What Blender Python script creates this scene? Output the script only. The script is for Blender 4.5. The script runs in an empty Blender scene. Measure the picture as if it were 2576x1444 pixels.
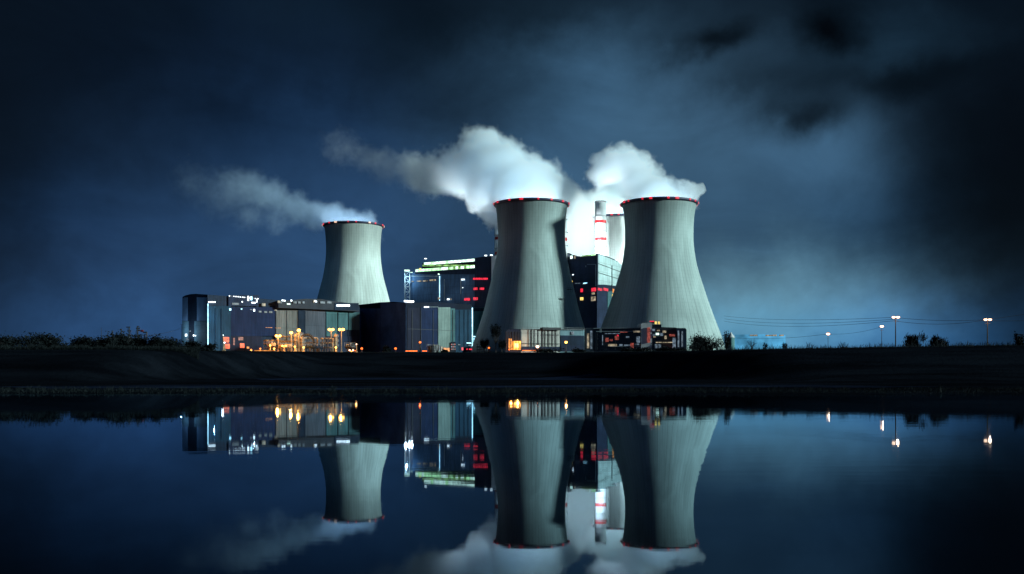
import bpy, bmesh, math, random
from mathutils import Vector, Matrix, noise
R = math.radians
random.seed(7)
S = bpy.context.scene
C = S.collection

# ------------------------------------------------------------------ camera
F = 2504.0; HZ = 928.0; CH = 3.0            # focal length and horizon row of the photograph, eye height
cam = bpy.data.cameras.new('camera'); camo = bpy.data.objects.new('camera', cam); C.objects.link(camo)
camo.location = (0, 0, CH); camo.rotation_euler = (R(90), 0, 0)
cam.sensor_width = 36; cam.lens = 36 * F / 2576; cam.shift_y = (HZ - 722) / 2576
cam.clip_start = 0.5; cam.clip_end = 30000
S.camera = camo
S.view_settings.view_transform = 'Standard'; S.view_settings.look = 'None'
S.view_settings.exposure = 0.0; S.view_settings.gamma = 1
S.render.engine = 'CYCLES'
cy = S.cycles
cy.use_denoising = True
cy.max_bounces = 32; cy.volume_bounces = 32; cy.diffuse_bounces = 2; cy.glossy_bounces = 3; cy.transmission_bounces = 3
cy.transparent_max_bounces = 6
cy.volume_step_rate = 1.0; cy.volume_max_steps = 256
cy.sample_clamp_indirect = 6.0
cy.caustics_reflective = False; cy.caustics_refractive = False

# ------------------------------------------------------------------ node helper
class N:
    def __init__(s, tree): s.t = tree; s.n = tree.nodes; s.l = tree.links
    def node(s, typ, **kw):
        x = s.n.new(typ)
        for k, v in kw.items(): setattr(x, k, v)
        return x
    def put(s, sock, v):
        if isinstance(v, bpy.types.NodeSocket): s.l.new(v, sock)
        elif v is not None:
            if isinstance(v, tuple) and len(v) == 3 and sock.type == 'RGBA': v = v + (1,)
            sock.default_value = v
    def math(s, op, a, b=None, c=None, clamp=False):
        x = s.node('ShaderNodeMath', operation=op, use_clamp=clamp)
        s.put(x.inputs[0], a)
        if b is not None: s.put(x.inputs[1], b)
        if c is not None: s.put(x.inputs[2], c)
        return x.outputs[0]
    def vec(s, op, a, b=None, out=0):
        x = s.node('ShaderNodeVectorMath', operation=op)
        s.put(x.inputs[0], a)
        if b is not None:
            s.put(x.inputs['Scale'] if op == 'SCALE' else x.inputs[1], b)
        return x.outputs[out]
    def noise(s, vec, scale, detail=3, rough=.55, dist=0, out='Fac'):
        x = s.node('ShaderNodeTexNoise'); s.put(x.inputs['Vector'], vec)
        x.inputs['Scale'].default_value = scale; x.inputs['Detail'].default_value = detail
        x.inputs['Roughness'].default_value = rough; x.inputs['Distortion'].default_value = dist
        return x.outputs[out]
    def ramp(s, fac, a, b, lo=0.0, hi=1.0, smooth=True):
        x = s.node('ShaderNodeMapRange', clamp=True)
        x.interpolation_type = 'SMOOTHSTEP' if smooth else 'LINEAR'
        s.put(x.inputs['Value'], fac)
        for k, v in zip(('From Min', 'From Max', 'To Min', 'To Max'), (a, b, lo, hi)): s.put(x.inputs[k], v)
        return x.outputs[0]
    def mix(s, fac, a, b, blend='MIX'):
        x = s.node('ShaderNodeMix', data_type='RGBA', blend_type=blend)
        s.put(x.inputs[0], fac); s.put(x.inputs[6], a); s.put(x.inputs[7], b)
        return x.outputs[2]
    def sep(s, v):
        x = s.node('ShaderNodeSeparateXYZ'); s.put(x.inputs[0], v); return x.outputs
    def comb(s, a, b, c):
        x = s.node('ShaderNodeCombineXYZ')
        for i, v in enumerate((a, b, c)): s.put(x.inputs[i], v)
        return x.outputs[0]

# ------------------------------------------------------------------ light
SUN_AZ = 73.0; SUN_EL = 12.5                # to the right of the line back to the camera, height above horizon
to_sun = Vector((math.sin(R(SUN_AZ)) * math.cos(R(SUN_EL)), -math.cos(R(SUN_AZ)) * math.cos(R(SUN_EL)), math.sin(R(SUN_EL))))
sl = bpy.data.lights.new('moon_light', 'SUN'); so = bpy.data.objects.new('moon_light', sl); C.objects.link(so)
sl.energy = 5.0; sl.angle = R(5.0); sl.color = (0.78, 1.0, 0.95)
so.rotation_euler = to_sun.to_track_quat('Z', 'Y').to_euler(); so.location = to_sun * 500

W = bpy.data.worlds.new('World'); S.world = W; W.use_nodes = True
w = N(W.node_tree); w.n.clear()
tc = w.node('ShaderNodeTexCoord')
d0 = w.vec('NORMALIZE', tc.outputs['Generated'])
warp = w.vec('SUBTRACT', w.noise(d0, 3.2, 5, .6, .4, 'Color'), (.5, .5, .5))
warp2 = w.vec('SUBTRACT', w.noise(w.vec('ADD', d0, (3.0, 1.0, 2.0)), 14.0, 5, .6, 0, 'Color'), (.5, .5, .5))
dw = w.vec('ADD', w.vec('ADD', d0, w.vec('SCALE', warp, .11)), w.vec('SCALE', warp2, .055))
dx, dy, dz = w.sep(dw)[:3]
back = w.ramp(w.sep(d0)[1], .78, .1, 0.0, 1.0)      # fill glow added beside and behind the view to lift the shaded sides
AZ = w.math('ARCTAN2', dx, dy)
EL = w.math('ARCSINE', w.math('MINIMUM', w.math('MAXIMUM', dz, -.999), .999))
P2 = w.comb(AZ, EL, 0.0)
def blob(px, py, sx, sy):
    a = math.atan((px - 1288) / F); e = math.atan((HZ - py) / F * math.cos(a))
    q = w.vec('SUBTRACT', P2, (a, e, 0.0)); q = w.vec('MULTIPLY', q, (F / sx, F / sy, 0.0))
    l = w.vec('LENGTH', q, None, 1)
    return w.math('EXPONENT', w.math('MULTIPLY', w.math('MULTIPLY', l, l), -1.0))
col = w.comb(.0028, .0062, .0115)
glows = [  # place in the sky, spread, colour of the cloud or air glow there
    (330, 895, 620, 120, (.017, .053, .128)), (420, 760, 480, 210, (.008, .021, .052)), (840, 800, 440, 260, (.013, .036, .076)),
    (1050, 620, 400, 220, (.010, .023, .046)), (640, 250, 460, 220, (.0012, .005, .015)), (680, 540, 420, 170, (.006, .017, .040)),
    (760, 330, 300, 110, (.002, .008, .021)), (160, 550, 200, 120, (.001, .006, .018)),
    (1450, 170, 260, 170, (.013, .032, .052)), (1620, 330, 330, 210, (.034, .072, .110)), (1300, 300, 240, 170, (.009, .022, .038)),
    (1700, 560, 330, 230, (.028, .062, .100)), (1200, 440, 380, 220, (.007, .018, .034)),
    (2040, 400, 220, 110, (.028, .062, .098)), (2230, 110, 230, 90, (.006, .017, .028)),
    (1950, 790, 330, 120, (.135, .25, .285)), (2180, 890, 440, 110, (.016, .080, .185)),
    (1880, 860, 280, 70, (.030, .120, .170)), (2130, 640, 300, 170, (.014, .042, .080)),
    (2450, 850, 260, 100, (.004, .022, .065)), (900, 60, 420, 80, (.0015, .005, .009)),
]
for px, py, sx, sy, c in glows:
    b = blob(px, py, sx, sy)
    col = w.vec('ADD', col, w.vec('SCALE', c, b))
cl = w.noise(w.vec('MULTIPLY', d0, (1, 1, 2.0)), 5.5, 6, .58, .5)
col = w.vec('SCALE', col, w.ramp(cl, .28, .72, .80, 1.20))
cl2 = w.noise(w.vec('MULTIPLY', d0, (1, 1, 1.7)), 2.2, 3, .5, .2)
col = w.vec('SCALE', col, w.ramp(cl2, .3, .7, .88, 1.12))
for px, py, sx, sy, k in [(2080, 60, 110, 60, .95), (1800, 100, 90, 48, .85), (2020, 300, 90, 55, .8), (2290, 190, 180, 48, .7), (2560, 560, 240, 200, .55), (1690, 120, 60, 40, .4),
                          (2000, 190, 110, 40, .35), (1100, 60, 260, 90, .5), (330, 120, 500, 170, .35), (2600, 420, 210, 420, .55), (2590, 900, 130, 300, .5),
                          (-60, 640, 220, 420, .45), (1130, 250, 200, 80, .3), (1860, 215, 90, 45, .35), (1400, 20, 260, 60, .4)]:
    b = blob(px, py, sx, sy)
    col = w.vec('SCALE', col, w.math('SUBTRACT', 1.0, w.math('MULTIPLY', b, k)))
col = w.vec('ADD', col, w.vec('SCALE', (.013, .035, .066), back))
col = w.vec('MULTIPLY', col, (.86, .97, 1.06))
# a deep-dusk Nishita sky adds its own faint blue over the whole vault
sky = w.node('ShaderNodeTexSky', sky_type='NISHITA', sun_disc=False)
sky.sun_elevation = R(SUN_EL); sky.sun_rotation = R(180 - SUN_AZ)
nish = w.vec('MULTIPLY', sky.outputs[0], (.0005, .0006, .0008))
col = w.vec('ADD', col, nish)
bg = w.node('ShaderNodeBackground'); w.put(bg.inputs[0], col); bg.inputs[1].default_value = 1.0
wo = w.node('ShaderNodeOutputWorld'); w.l.new(bg.outputs[0], wo.inputs[0])
W.cycles.sampling_method = 'MANUAL'; W.cycles.sample_map_resolution = 512

# ------------------------------------------------------------------ materials
def newmat(name):
    m = bpy.data.materials.new(name); m.use_nodes = True
    k = N(m.node_tree); k.n.clear()
    o = k.node('ShaderNodeOutputMaterial'); b = k.node('ShaderNodeBsdfPrincipled')
    k.l.new(b.outputs[0], o.inputs[0])
    return m, k, b, o
def bump(k, b, h, strength, dist):
    x = k.node('ShaderNodeBump'); x.inputs['Strength'].default_value = strength; x.inputs['Distance'].default_value = dist
    k.put(x.inputs['Height'], h); k.l.new(x.outputs[0], b.inputs['Normal'])
def paint(name, c, rough=.6, var=.25, scale=.12, metal=0.0, spec=.4):
    m, k, b, o = newmat(name)
    t = k.node('ShaderNodeTexCoord')
    n = k.noise(t.outputs['Object'], scale, 5, .6, .3)
    n2 = k.noise(k.vec('MULTIPLY', t.outputs['Object'], (1, 1, .12)), scale * 5, 3, .6)
    f = k.math('MULTIPLY', k.ramp(n, .3, .7, 1 - var, 1 + var), k.ramp(n2, .3, .7, 1 - var * .6, 1 + var * .4))
    k.put(b.inputs['Base Color'], k.vec('SCALE', c, f))
    b.inputs['Roughness'].default_value = rough; b.inputs['Metallic'].default_value = metal
    b.inputs['Specular IOR Level'].default_value = spec
    return m
def cladding(name, c, panel=(6.0, 4.0), rough=.75, var=.22, joint=.55):
    """sheet cladding: joints, streaks under the joints, each sheet a slightly different tone"""
    m, k, b, o = newmat(name)
    t = k.node('ShaderNodeTexCoord'); x, y, z = k.sep(t.outputs['Object'])[:3]
    u = k.math('ADD', x, k.math('MULTIPLY', y, .61))
    br = k.node('ShaderNodeTexBrick'); k.put(br.inputs['Vector'], k.comb(u, z, 0.0))
    br.offset = 0.0; br.inputs['Scale'].default_value = 1.0
    br.inputs['Brick Width'].default_value = panel[0]; br.inputs['Row Height'].default_value = panel[1]
    br.inputs['Mortar Size'].default_value = .09; br.inputs['Mortar Smooth'].default_value = .3; br.inputs['Bias'].default_value = 0
    br.inputs['Color1'].default_value = (1 - var * .5,) * 3 + (1,); br.inputs['Color2'].default_value = (1 + var * .5,) * 3 + (1,)
    br.inputs['Mortar'].default_value = (joint,) * 3 + (1,)
    st = k.noise(k.comb(k.math('MULTIPLY', u, 1.2), k.math('MULTIPLY', z, .07), 0.0), 1.0, 4, .65)
    bl = k.noise(t.outputs['Object'], .045, 4, .6, .6)
    f = k.math('MULTIPLY', k.ramp(st, .3, .7, 1 - var, 1 + var), k.ramp(bl, .3, .7, 1 - var, 1 + var))
    k.put(b.inputs['Base Color'], k.vec('SCALE', k.vec('MULTIPLY', br.outputs[0], c), f))
    b.inputs['Roughness'].default_value = rough; b.inputs['Specular IOR Level'].default_value = .12
    wv = k.math('SINE', k.math('MULTIPLY', u, 9.0))
    bump(k, b, wv, .25, .05)
    return m
def emit(name, c, s, flick=0.35, scale=.6):
    m, k, b, o = newmat(name)
    t = k.node('ShaderNodeTexCoord')
    n = k.noise(t.outputs['Object'], scale, 3, .7)
    b.inputs['Base Color'].default_value = (.02, .02, .02, 1)
    k.put(b.inputs['Emission Color'], c)
    k.put(b.inputs['Emission Strength'], k.ramp(n, .3, .7, s * (1 - flick), s * (1 + flick)))
    return m
def concrete_tower(name, c):
    m, k, b, o = newmat(name)
    t = k.node('ShaderNodeTexCoord'); x, y, z = k.sep(t.outputs['Object'])[:3]
    a = k.math('ARCTAN2', x, y)
    ca = k.math('COSINE', a); sa = k.math('SINE', a)
    # streaks run with the shell: looked up by direction round the axis, hardly changing with height
    s1 = k.noise(k.comb(k.math('MULTIPLY', ca, 14.0), k.math('MULTIPLY', sa, 14.0), k.math('MULTIPLY', z, .018)), 1.0, 5, .7, .25)
    s2 = k.noise(k.comb(k.math('MULTIPLY', ca, 34.0), k.math('MULTIPLY', sa, 34.0), k.math('MULTIPLY', z, .03)), 1.0, 3, .6)
    s3 = k.noise(k.comb(k.math('MULTIPLY', ca, 2.2), k.math('MULTIPLY', sa, 2.2), k.math('MULTIPLY', z, .03)), 1.0, 4, .6, .4)
    lift = k.math('FRACT', k.math('MULTIPLY', z, 1 / 2.6))
    row = k.math('LESS_THAN', lift, .07)
    rib = k.math('LESS_THAN', k.math('FRACT', k.math('MULTIPLY', a, 72 / (2 * math.pi))), .1)
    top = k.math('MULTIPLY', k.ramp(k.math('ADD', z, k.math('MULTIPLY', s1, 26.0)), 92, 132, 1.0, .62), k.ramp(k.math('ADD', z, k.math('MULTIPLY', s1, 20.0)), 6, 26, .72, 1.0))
    f = k.math('MULTIPLY', k.ramp(s1, .3, .7, .91, 1.07), k.ramp(s2, .3, .7, .94, 1.05))
    f = k.math('MULTIPLY', f, k.ramp(s3, .32, .66, .80, 1.08))
    f = k.math('MULTIPLY', f, k.math('SUBTRACT', 1.0, k.math('MULTIPLY', row, .10)))
    f = k.math('MULTIPLY', f, k.math('SUBTRACT', 1.0, k.math('MULTIPLY', rib, .26)))
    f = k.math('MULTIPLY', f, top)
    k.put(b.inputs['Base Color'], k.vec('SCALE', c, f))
    b.inputs['Roughness'].default_value = .85; b.inputs['Specular IOR Level'].default_value = .25
    bump(k, b, k.math('MULTIPLY', rib, -.6), .4, .3)
    return m

M = {}
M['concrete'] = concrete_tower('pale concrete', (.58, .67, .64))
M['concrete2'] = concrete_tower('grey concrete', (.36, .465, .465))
M['rim'] = paint('rim steel', (.030, .036, .075), .5)
M['dark'] = paint('dark steel', (.020, .024, .032), .5)
M['navy'] = cladding('navy cladding', (.016, .026, .055), (9, 6))
M['night'] = cladding('night blue cladding', (.006, .011, .026), (14, 9), joint=.7)
M['slate'] = cladding('slate cladding', (.014, .026, .050), (8, 5))
M['indigo'] = cladding('indigo cladding', (.008, .017, .052), (16, 10), joint=.8)
M['blue'] = cladding('blue cladding', (.012, .040, .075), (16, 12), joint=.8)
M['endwall'] = cladding('blue grey end wall', (.20, .30, .44), (16, 12), joint=.8)
M['boilwall'] = cladding('deep blue sheet wall', (.050, .10, .18), (9, 6))
M['blackwall'] = cladding('black blue wall', (.050, .11, .24), (14, 9), joint=.7)
M['palewall'] = cladding('pale wall', (.42, .42, .40), (7, 12), joint=.6)
M['wingwall'] = cladding('blue green wall', (.14, .23, .27), (9, 5))
M['plum'] = cladding('plum cladding', (.013, .016, .034), (12, 18), joint=.7)
M['beige'] = cladding('beige cladding', (.11, .115, .115), (10, 14))
M['mauve'] = cladding('mauve cladding', (.075, .085, .110), (12, 16))
M['teal'] = cladding('teal cladding', (.055, .125, .140), (8, 12))
M['palegreen'] = cladding('pale green cladding', (.16, .22, .21), (12, 30), joint=.8)
M['cyan'] = cladding('pale cyan cladding', (.110, .240, .250), (9, 20))
M['paleteal'] = cladding('pale teal cladding', (.42, .56, .57), (30, 7.5), joint=.35)
M['roof'] = paint('roof felt', (.020, .026, .040), .8)
M['white'] = paint('white paint', (.62, .66, .68), .5, .10, .2)
M['red'] = paint('red paint', (.42, .004, .008), .5, .12)
M['steel'] = paint('galvanised steel', (.16, .17, .18), .45, .3, .5, .5)
M['rust'] = paint('ochre pipe paint', (.30, .22, .13), .5, .3, .4)
M['frame'] = paint('pale frame', (.35, .42, .45), .5)
M['wood'] = paint('dark timber', (.022, .018, .016), .8)
M['glassdark'] = paint('dark window glass', (.012, .016, .024), .12, .1, .3, 0, .6)
M['e_white'] = emit('white light', (.80, .93, 1.0), 3.0)
M['e_strip'] = emit('cool strip light', (.40, .80, 1.0), 3.0, .5, .15)
M['e_green'] = emit('green white glass', (.50, 1.0, .50), 1.5, .6, .35)
M['e_lime'] = emit('lime glass', (.30, .62, .18), .75, .8, .4)
M['e_pale'] = emit('pale green light', (.70, 1.0, .85), 1.7, .5, .5)
M['e_red'] = emit('red window light', (1.0, .03, .07), .95, .5)
M['e_redorange'] = emit('red orange window light', (1.0, .10, .025), 1.5, .7, .4)
M['e_beacon'] = emit('red beacon', (1.0, .03, .06), 1.0, .3)
M['e_orange'] = emit('orange light', (1.0, .16, .02), 3.2, .5)
M['e_amber'] = emit('amber light', (1.0, .40, .06), 10.0, .2)
M['e_amberwin'] = emit('amber window', (1.0, .33, .05), .9, .8, .5)
M['e_glow'] = emit('warm lobby light', (1.0, .33, .04), 2.6, .7, .25)
M['e_yellow'] = emit('yellow window', (1.0, .72, .18), 1.2, .4)
M['e_dim'] = emit('dim room light', (.30, .42, .55), .28, .9, .5)
M['e_dimred'] = emit('dim red room light', (.80, .16, .12), .30, .9, .5)
M['e_dimwarm'] = emit('dim warm room light', (.75, .62, .42), .38, .9, .5)
M['e_lamp'] = emit('peach lamp', (1.0, .55, .34), 5.0, .1)
M['e_lampdim'] = emit('peach beacon', (1.0, .62, .45), 1.2, .2)
M['e_bluehaze'] = emit('blue glow wall', (.10, .42, .72), .75, .5, .06)  # no lamp: the hazy blue light on the wall is its own emission

# ground
m, k, b, o = newmat('dark grass earth')
t = k.node('ShaderNodeTexCoord')
n1 = k.noise(k.vec('MULTIPLY', t.outputs['Object'], (.02, .09, .1)), 1.0, 6, .65, .5)
n2 = k.noise(t.outputs['Object'], .9, 6, .7)
k.put(b.inputs['Base Color'], k.mix(k.ramp(n1, .35, .65), (.0022, .0032, .0052), (.0070, .0098, .0150)))
b.inputs['Roughness'].default_value = 1.0; b.inputs['Specular IOR Level'].default_value = .0
bump(k, b, n2, .6, .5); M['ground'] = m
m, k, b, o = newmat('pale track')
t = k.node('ShaderNodeTexCoord')
n1 = k.noise(k.vec('MULTIPLY', t.outputs['Object'], (.03, .25, .1)), 1.0, 6, .7, .5)
k.put(b.inputs['Base Color'], k.mix(k.ramp(n1, .42, .66), (.003, .0045, .009), (.026, .040, .082)))
b.inputs['Roughness'].default_value = 1.0; b.inputs['Specular IOR Level'].default_value = .0; M['track'] = m
M['roadm'] = paint('worn asphalt', (.05, .065, .10), .9, .6, .05, 0, .1)
# water
m, k, b, o = newmat('still water')
t = k.node('ShaderNodeTexCoord')
k.n.remove(b)
gl = k.node('ShaderNodeBsdfGlossy'); gl.inputs['Color'].default_value = (.68, .85, 1.0, 1); gl.inputs['Roughness'].default_value = .02
df = k.node('ShaderNodeBsdfDiffuse'); df.inputs['Color'].default_value = (.0012, .003, .006, 1)
h1 = k.noise(k.vec('MULTIPLY', t.outputs['Object'], (.35, 1.0, 1)), .9, 3, .5)
h2 = k.noise(k.vec('MULTIPLY', t.outputs['Object'], (.2, 1.0, 1)), .06, 2, .5)
calm = k.ramp(k.noise(k.vec('MULTIPLY', t.outputs['Object'], (.25, 1.0, 1)), .025, 3, .6), .45, .7, .25, 1.6)
bp = k.node('ShaderNodeBump'); bp.inputs['Strength'].default_value = .6; bp.inputs['Distance'].default_value = .02
k.put(bp.inputs['Height'], k.math('ADD', k.math('MULTIPLY', k.math('MULTIPLY', h1, calm), .30), h2))
fn = k.node('ShaderNodeFresnel'); fn.inputs['IOR'].default_value = 1.125
ms = k.node('ShaderNodeMixShader')
for sk in (gl, df): k.l.new(bp.outputs[0], sk.inputs['Normal'])
k.l.new(fn.outputs[0], ms.inputs[0]); k.l.new(df.outputs[0], ms.inputs[1]); k.l.new(gl.outputs[0], ms.inputs[2]); k.l.new(ms.outputs[0], o.inputs[0])
M['water'] = m
# foliage
def leafmat(name, c1, c2):
    m, k, b, o = newmat(name)
    t = k.node('ShaderNodeTexCoord'); n = k.noise(t.outputs['Object'], .8, 4, .7)
    k.put(b.inputs['Base Color'], k.mix(k.ramp(n, .3, .7), c1, c2)); b.inputs['Roughness'].default_value = .8
    b.inputs['Specular IOR Level'].default_value = .1
    return m
M['leaf'] = leafmat('dark leaves', (.0025, .005, .006), (.007, .011, .013))
M['reed'] = leafmat('reed blades', (.006, .010, .014), (.016, .025, .034))
M['bark'] = paint('bark', (.022, .020, .022), .9)

# ------------------------------------------------------------------ object helpers
def px(x, y, d): return Vector(((x - 1288) / F * d, d, CH + (HZ - y) / F * d))
def interp(t, pts):
    if t <= pts[0][0]: return pts[0][1]
    for (a, va), (b_, vb) in zip(pts, pts[1:]):
        if t <= b_: return va + (vb - va) * (t - a) / (b_ - a)
    return pts[-1][1]
def tag(o, label=None, cat=None, group=None, kind=None):
    if label: o['label'] = label
    if cat: o['category'] = cat
    if group: o['group'] = group
    if kind: o['kind'] = kind
    return o
def empty(name, loc, label=None, cat=None, group=None, rz=0):
    o = bpy.data.objects.new(name, None); C.objects.link(o); o.location = loc; o.rotation_euler = (0, 0, rz)
    return tag(o, label, cat, group)
class MB:
    """collects shapes in world coordinates, then links them as one mesh under a parent"""
    def __init__(s): s.bm = bmesh.new()
    def box(s, c, size, rz=0.0, rx=0.0, ry=0.0):
        mm = Matrix.Translation(c) @ Matrix.Rotation(rz, 4, 'Z') @ Matrix.Rotation(ry, 4, 'Y') @ Matrix.Rotation(rx, 4, 'X') @ Matrix.Diagonal((*size, 1))
        bmesh.ops.create_cube(s.bm, size=1, matrix=mm); return s
    def tube(s, a, b, r, r2=None, n=10, caps=True):
        a = Vector(a); b = Vector(b); v = b - a
        if v.length < 1e-6: return s
        mm = Matrix.Translation((a + b) / 2) @ v.to_track_quat('Z', 'Y').to_matrix().to_4x4()
        bmesh.ops.create_cone(s.bm, cap_ends=caps, segments=n, radius1=r, radius2=r if r2 is None else r2, depth=v.length, matrix=mm); return s
    def path(s, pts, r, n=8):
        for a, b in zip(pts, pts[1:]): s.tube(a, b, r, n=n)
        return s
    def ball(s, c, r, sc=(1, 1, 1), sub=2):
        bmesh.ops.create_icosphere(s.bm, subdivisions=sub, radius=r, matrix=Matrix.Translation(c) @ Matrix.Diagonal((*sc, 1))); return s
    def lathe(s, c, prof, n=48, close=False):
        rings = []
        for r, z in prof:
            rings.append([s.bm.verts.new((c[0] + r * math.cos(2 * math.pi * i / n), c[1] + r * math.sin(2 * math.pi * i / n), c[2] + z)) for i in range(n)])
        if close: rings.append(rings[0])
        for A, B in zip(rings, rings[1:]):
            for i in range(n): s.bm.faces.new((A[i], A[(i + 1) % n], B[(i + 1) % n], B[i]))
        return s
    def prism(s, bottom, top):
        vb = [s.bm.verts.new(p) for p in bottom]; vt = [s.bm.verts.new(p) for p in top]; n = len(vb)
        s.bm.faces.new(vb[::-1]); s.bm.faces.new(vt)
        for i in range(n): s.bm.faces.new((vb[i], vb[(i + 1) % n], vt[(i + 1) % n], vt[i]))
        return s
    def face(s, pts): s.bm.faces.new([s.bm.verts.new(p) for p in pts]); return s
    def build(s, name, mat, parent=None, smooth=False, bev=0.0, label=None):
        if bev:
            bmesh.ops.bevel(s.bm, geom=[e for e in s.bm.edges], offset=bev, segments=1, affect='EDGES')
        me = bpy.data.meshes.new(name)
        base = Vector((0, 0, 0))
        if parent is not None:
            p = parent
            while p is not None: base = base + Vector(p.location); p = p.parent
        elif s.bm.verts:
            xs = [v.co for v in s.bm.verts]
            base = Vector((sum(v.x for v in xs) / len(xs), sum(v.y for v in xs) / len(xs), min(v.z for v in xs)))
        if parent is None or parent.type == 'EMPTY' or True:
            bmesh.ops.translate(s.bm, verts=s.bm.verts, vec=-base)
        bmesh.ops.recalc_face_normals(s.bm, faces=s.bm.faces)
        s.bm.to_mesh(me); s.bm.free()
        me.materials.append(mat)
        if smooth:
            for p in me.polygons: p.use_smooth = True
        o = bpy.data.objects.new(name, me); C.objects.link(o)
        if parent is not None: o.parent = parent
        else: o.location = base
        if label: o['label'] = label
        return o
class Face:
    """a vertical wall plane through two points given as (column, distance)"""
    def __init__(s, a, b):
        s.a = Vector(((a[0] - 1288) / F * a[1], a[1])); s.b = Vector(((b[0] - 1288) / F * b[1], b[1]))
        s.u = (s.b - s.a).normalized(); s.n = Vector((s.u.y, -s.u.x))
        if s.n.y > 0: s.n = -s.n
        s.rz = math.atan2(s.u.y, s.u.x)
    def at(s, x):
        t = (x - 1288) / F; v = s.b - s.a
        k = (s.a.x - t * s.a.y) / (t * v.y - v.x)
        return s.a + v * k
    def z(s, x, y): return CH + (HZ - y) / F * s.at(x).y
    def pt(s, x, y, out=0.0):
        p = s.at(x) + s.n * out; return Vector((p.x, p.y, s.z(x, y)))
    def rect(s, mb, x0, x1, y0, y1, out=.15, thick=.3, slant=False):
        """box lying on the wall, proud of it by out"""
        p0 = s.at(x0); p1 = s.at(x1)
        if slant: z = [s.z(x0, y1), s.z(x1, y1), s.z(x1, y0), s.z(x0, y0)]
        else:
            xm = (x0 + x1) / 2; lo = s.z(xm, y1); hi = s.z(xm, y0); z = [lo, lo, hi, hi]
        fr = s.n * out; bk = s.n * (out - thick)
        q = [p0, p1, p1, p0]
        f = [Vector((q[i].x + fr.x, q[i].y + fr.y, z[i])) for i in range(4)]
        r = [Vector((q[i].x + bk.x, q[i].y + bk.y, z[i])) for i in range(4)]
        mb.prism(f, r); return mb
def block(mb, front, back, base=None):
    """front: (column, top row, distance) along the visible walls; back: depth vector"""
    tf = [px(x, y, d) for x, y, d in front]; bv = Vector((back[0], back[1], 0))
    ts = tf + [p + bv for p in tf[::-1]]
    bs = []
    for p in ts:
        if base is None: bs.append(Vector((p.x, p.y, ground(p.x, p.y) - 1.5)))
        else: bs.append(Vector((p.x, p.y, CH + (HZ - base) / F * p.y)))
    mb.prism(bs, ts); return mb

# ------------------------------------------------------------------ terrain
GR = [(-1300, 880), (300, 880), (500, 883), (900, 887), (1400, 888), (1800, 882), (2200, 875), (2576, 869), (4200, 866)]
def smooth(t): t = max(0, min(1, t)); return t * t * (3 - 2 * t)
def crest(x):
    return 342 - 92 * smooth((x - 12) / 55) - 88 * smooth((-60 - x) / 38)
def slope(x, y): return (HZ - interp((x / max(y, 1)) * F + 1288, GR)) / F
def ground(x, y):
    yc = crest(x); n = noise.noise(Vector((x * .03, y * .03, 0))) * .5 + noise.noise(Vector((x * .11, y * .11, 3))) * .18
    if y >= yc:
        z = CH + slope(x, y) * min(y, 1300)
        return z + n * .35 * smooth((y - yc) / 30)
    zc = CH + slope(x, yc) * yc; wdt = 55 + 10 * noise.noise(Vector((x * .02, 5, 0)))
    k = smooth((y - (yc - wdt)) / wdt)
    edge = 118 + 9 * noise.noise(Vector((x * .018, 0, 9))) + 3 * noise.noise(Vector((x * .09, 0, 4)))
    flat = .12 + .28 * smooth((y - edge) / 60) + n * .14
    if y < edge + 6: flat = min(flat, (y - edge) * .03)
    return max(flat + (zc - flat) * k, -1.8)
def grid(xs, ys, f):
    bm = bmesh.new(); rows = []
    for y in ys: rows.append([bm.verts.new((x, y, f(x, y))) for x in xs])
    for a, b_ in zip(rows, rows[1:]):
        for i in range(len(xs) - 1): bm.faces.new((a[i], a[i + 1], b_[i + 1], b_[i]))
    return bm
def addmesh(name, bm, mat, kind=None, parent=None, smoothsh=True):
    me = bpy.data.meshes.new(name); bm.to_mesh(me); bm.free(); me.materials.append(mat)
    if smoothsh:
        for p in me.polygons: p.use_smooth = True
    o = bpy.data.objects.new(name, me); C.objects.link(o)
    if kind: o['kind'] = kind
    if parent: o.parent = parent
    return o
xs = [-9000, -5000, -3000, -1800, -1200, -800] + [-600 + 5 * i for i in range(241)] + [800, 1200, 1800, 3000, 5000, 9000]
ys = [-400, -60, 60, 100] + [108 + 2.5 * i for i in range(120)] + [412 + 14 * i for i in range(50)] + [1120 + 60 * i for i in range(6)] + [1700, 2400, 4000, 9000, 16000]
tag(addmesh('ground', grid(xs, ys, ground), M['ground'], 'structure'), 'dark grassy bank rising from the flats to the power plant')
wb = bmesh.new()
bmesh.ops.create_grid(wb, x_segments=8, y_segments=8, size=1, matrix=Matrix.Translation((0, 0, 0)) @ Matrix.Diagonal((3000, 330, 1, 1)))
tag(addmesh('water', wb, M['water'], 'structure', smoothsh=False), 'still dark pond mirroring the lit power plant')

def strip(name, row, x0, x1, half, seed, label):
    """a worn pale track along the flats, draped a few millimetres above the ground"""
    bm = bmesh.new(); prev = None; n = 170
    d0_ = CH * F / (row - HZ)
    for i in range(n + 1):
        x = x0 + (x1 - x0) * i / n; e = smooth(min(i, n - i) / 22)
        yc = d0_ + 7 * noise.noise(Vector((x * .012, seed, 0))) + 2.5 * noise.noise(Vector((x * .06, seed, 2)))
        hw = half * e * (.7 + .7 * abs(noise.noise(Vector((x * .03, seed, 7)))) ) + .05
        cur = []
        for j in range(6):
            y = yc - hw + 2 * hw * j / 5
            cur.append(bm.verts.new((x, y, ground(x, y) + .05)))
        if prev:
            for j in range(5): bm.faces.new((prev[j], cur[j], cur[j + 1], prev[j + 1]))
        prev = cur
    tag(addmesh(name, bm, M['track'], 'structure'), label)
strip('path', 957, -70, 34, 30, 1, 'pale worn track crossing the flats below the bank')
strip('path', 978.5, -80, 66, 12, 5, 'thin pale track nearest the water edge')
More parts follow.
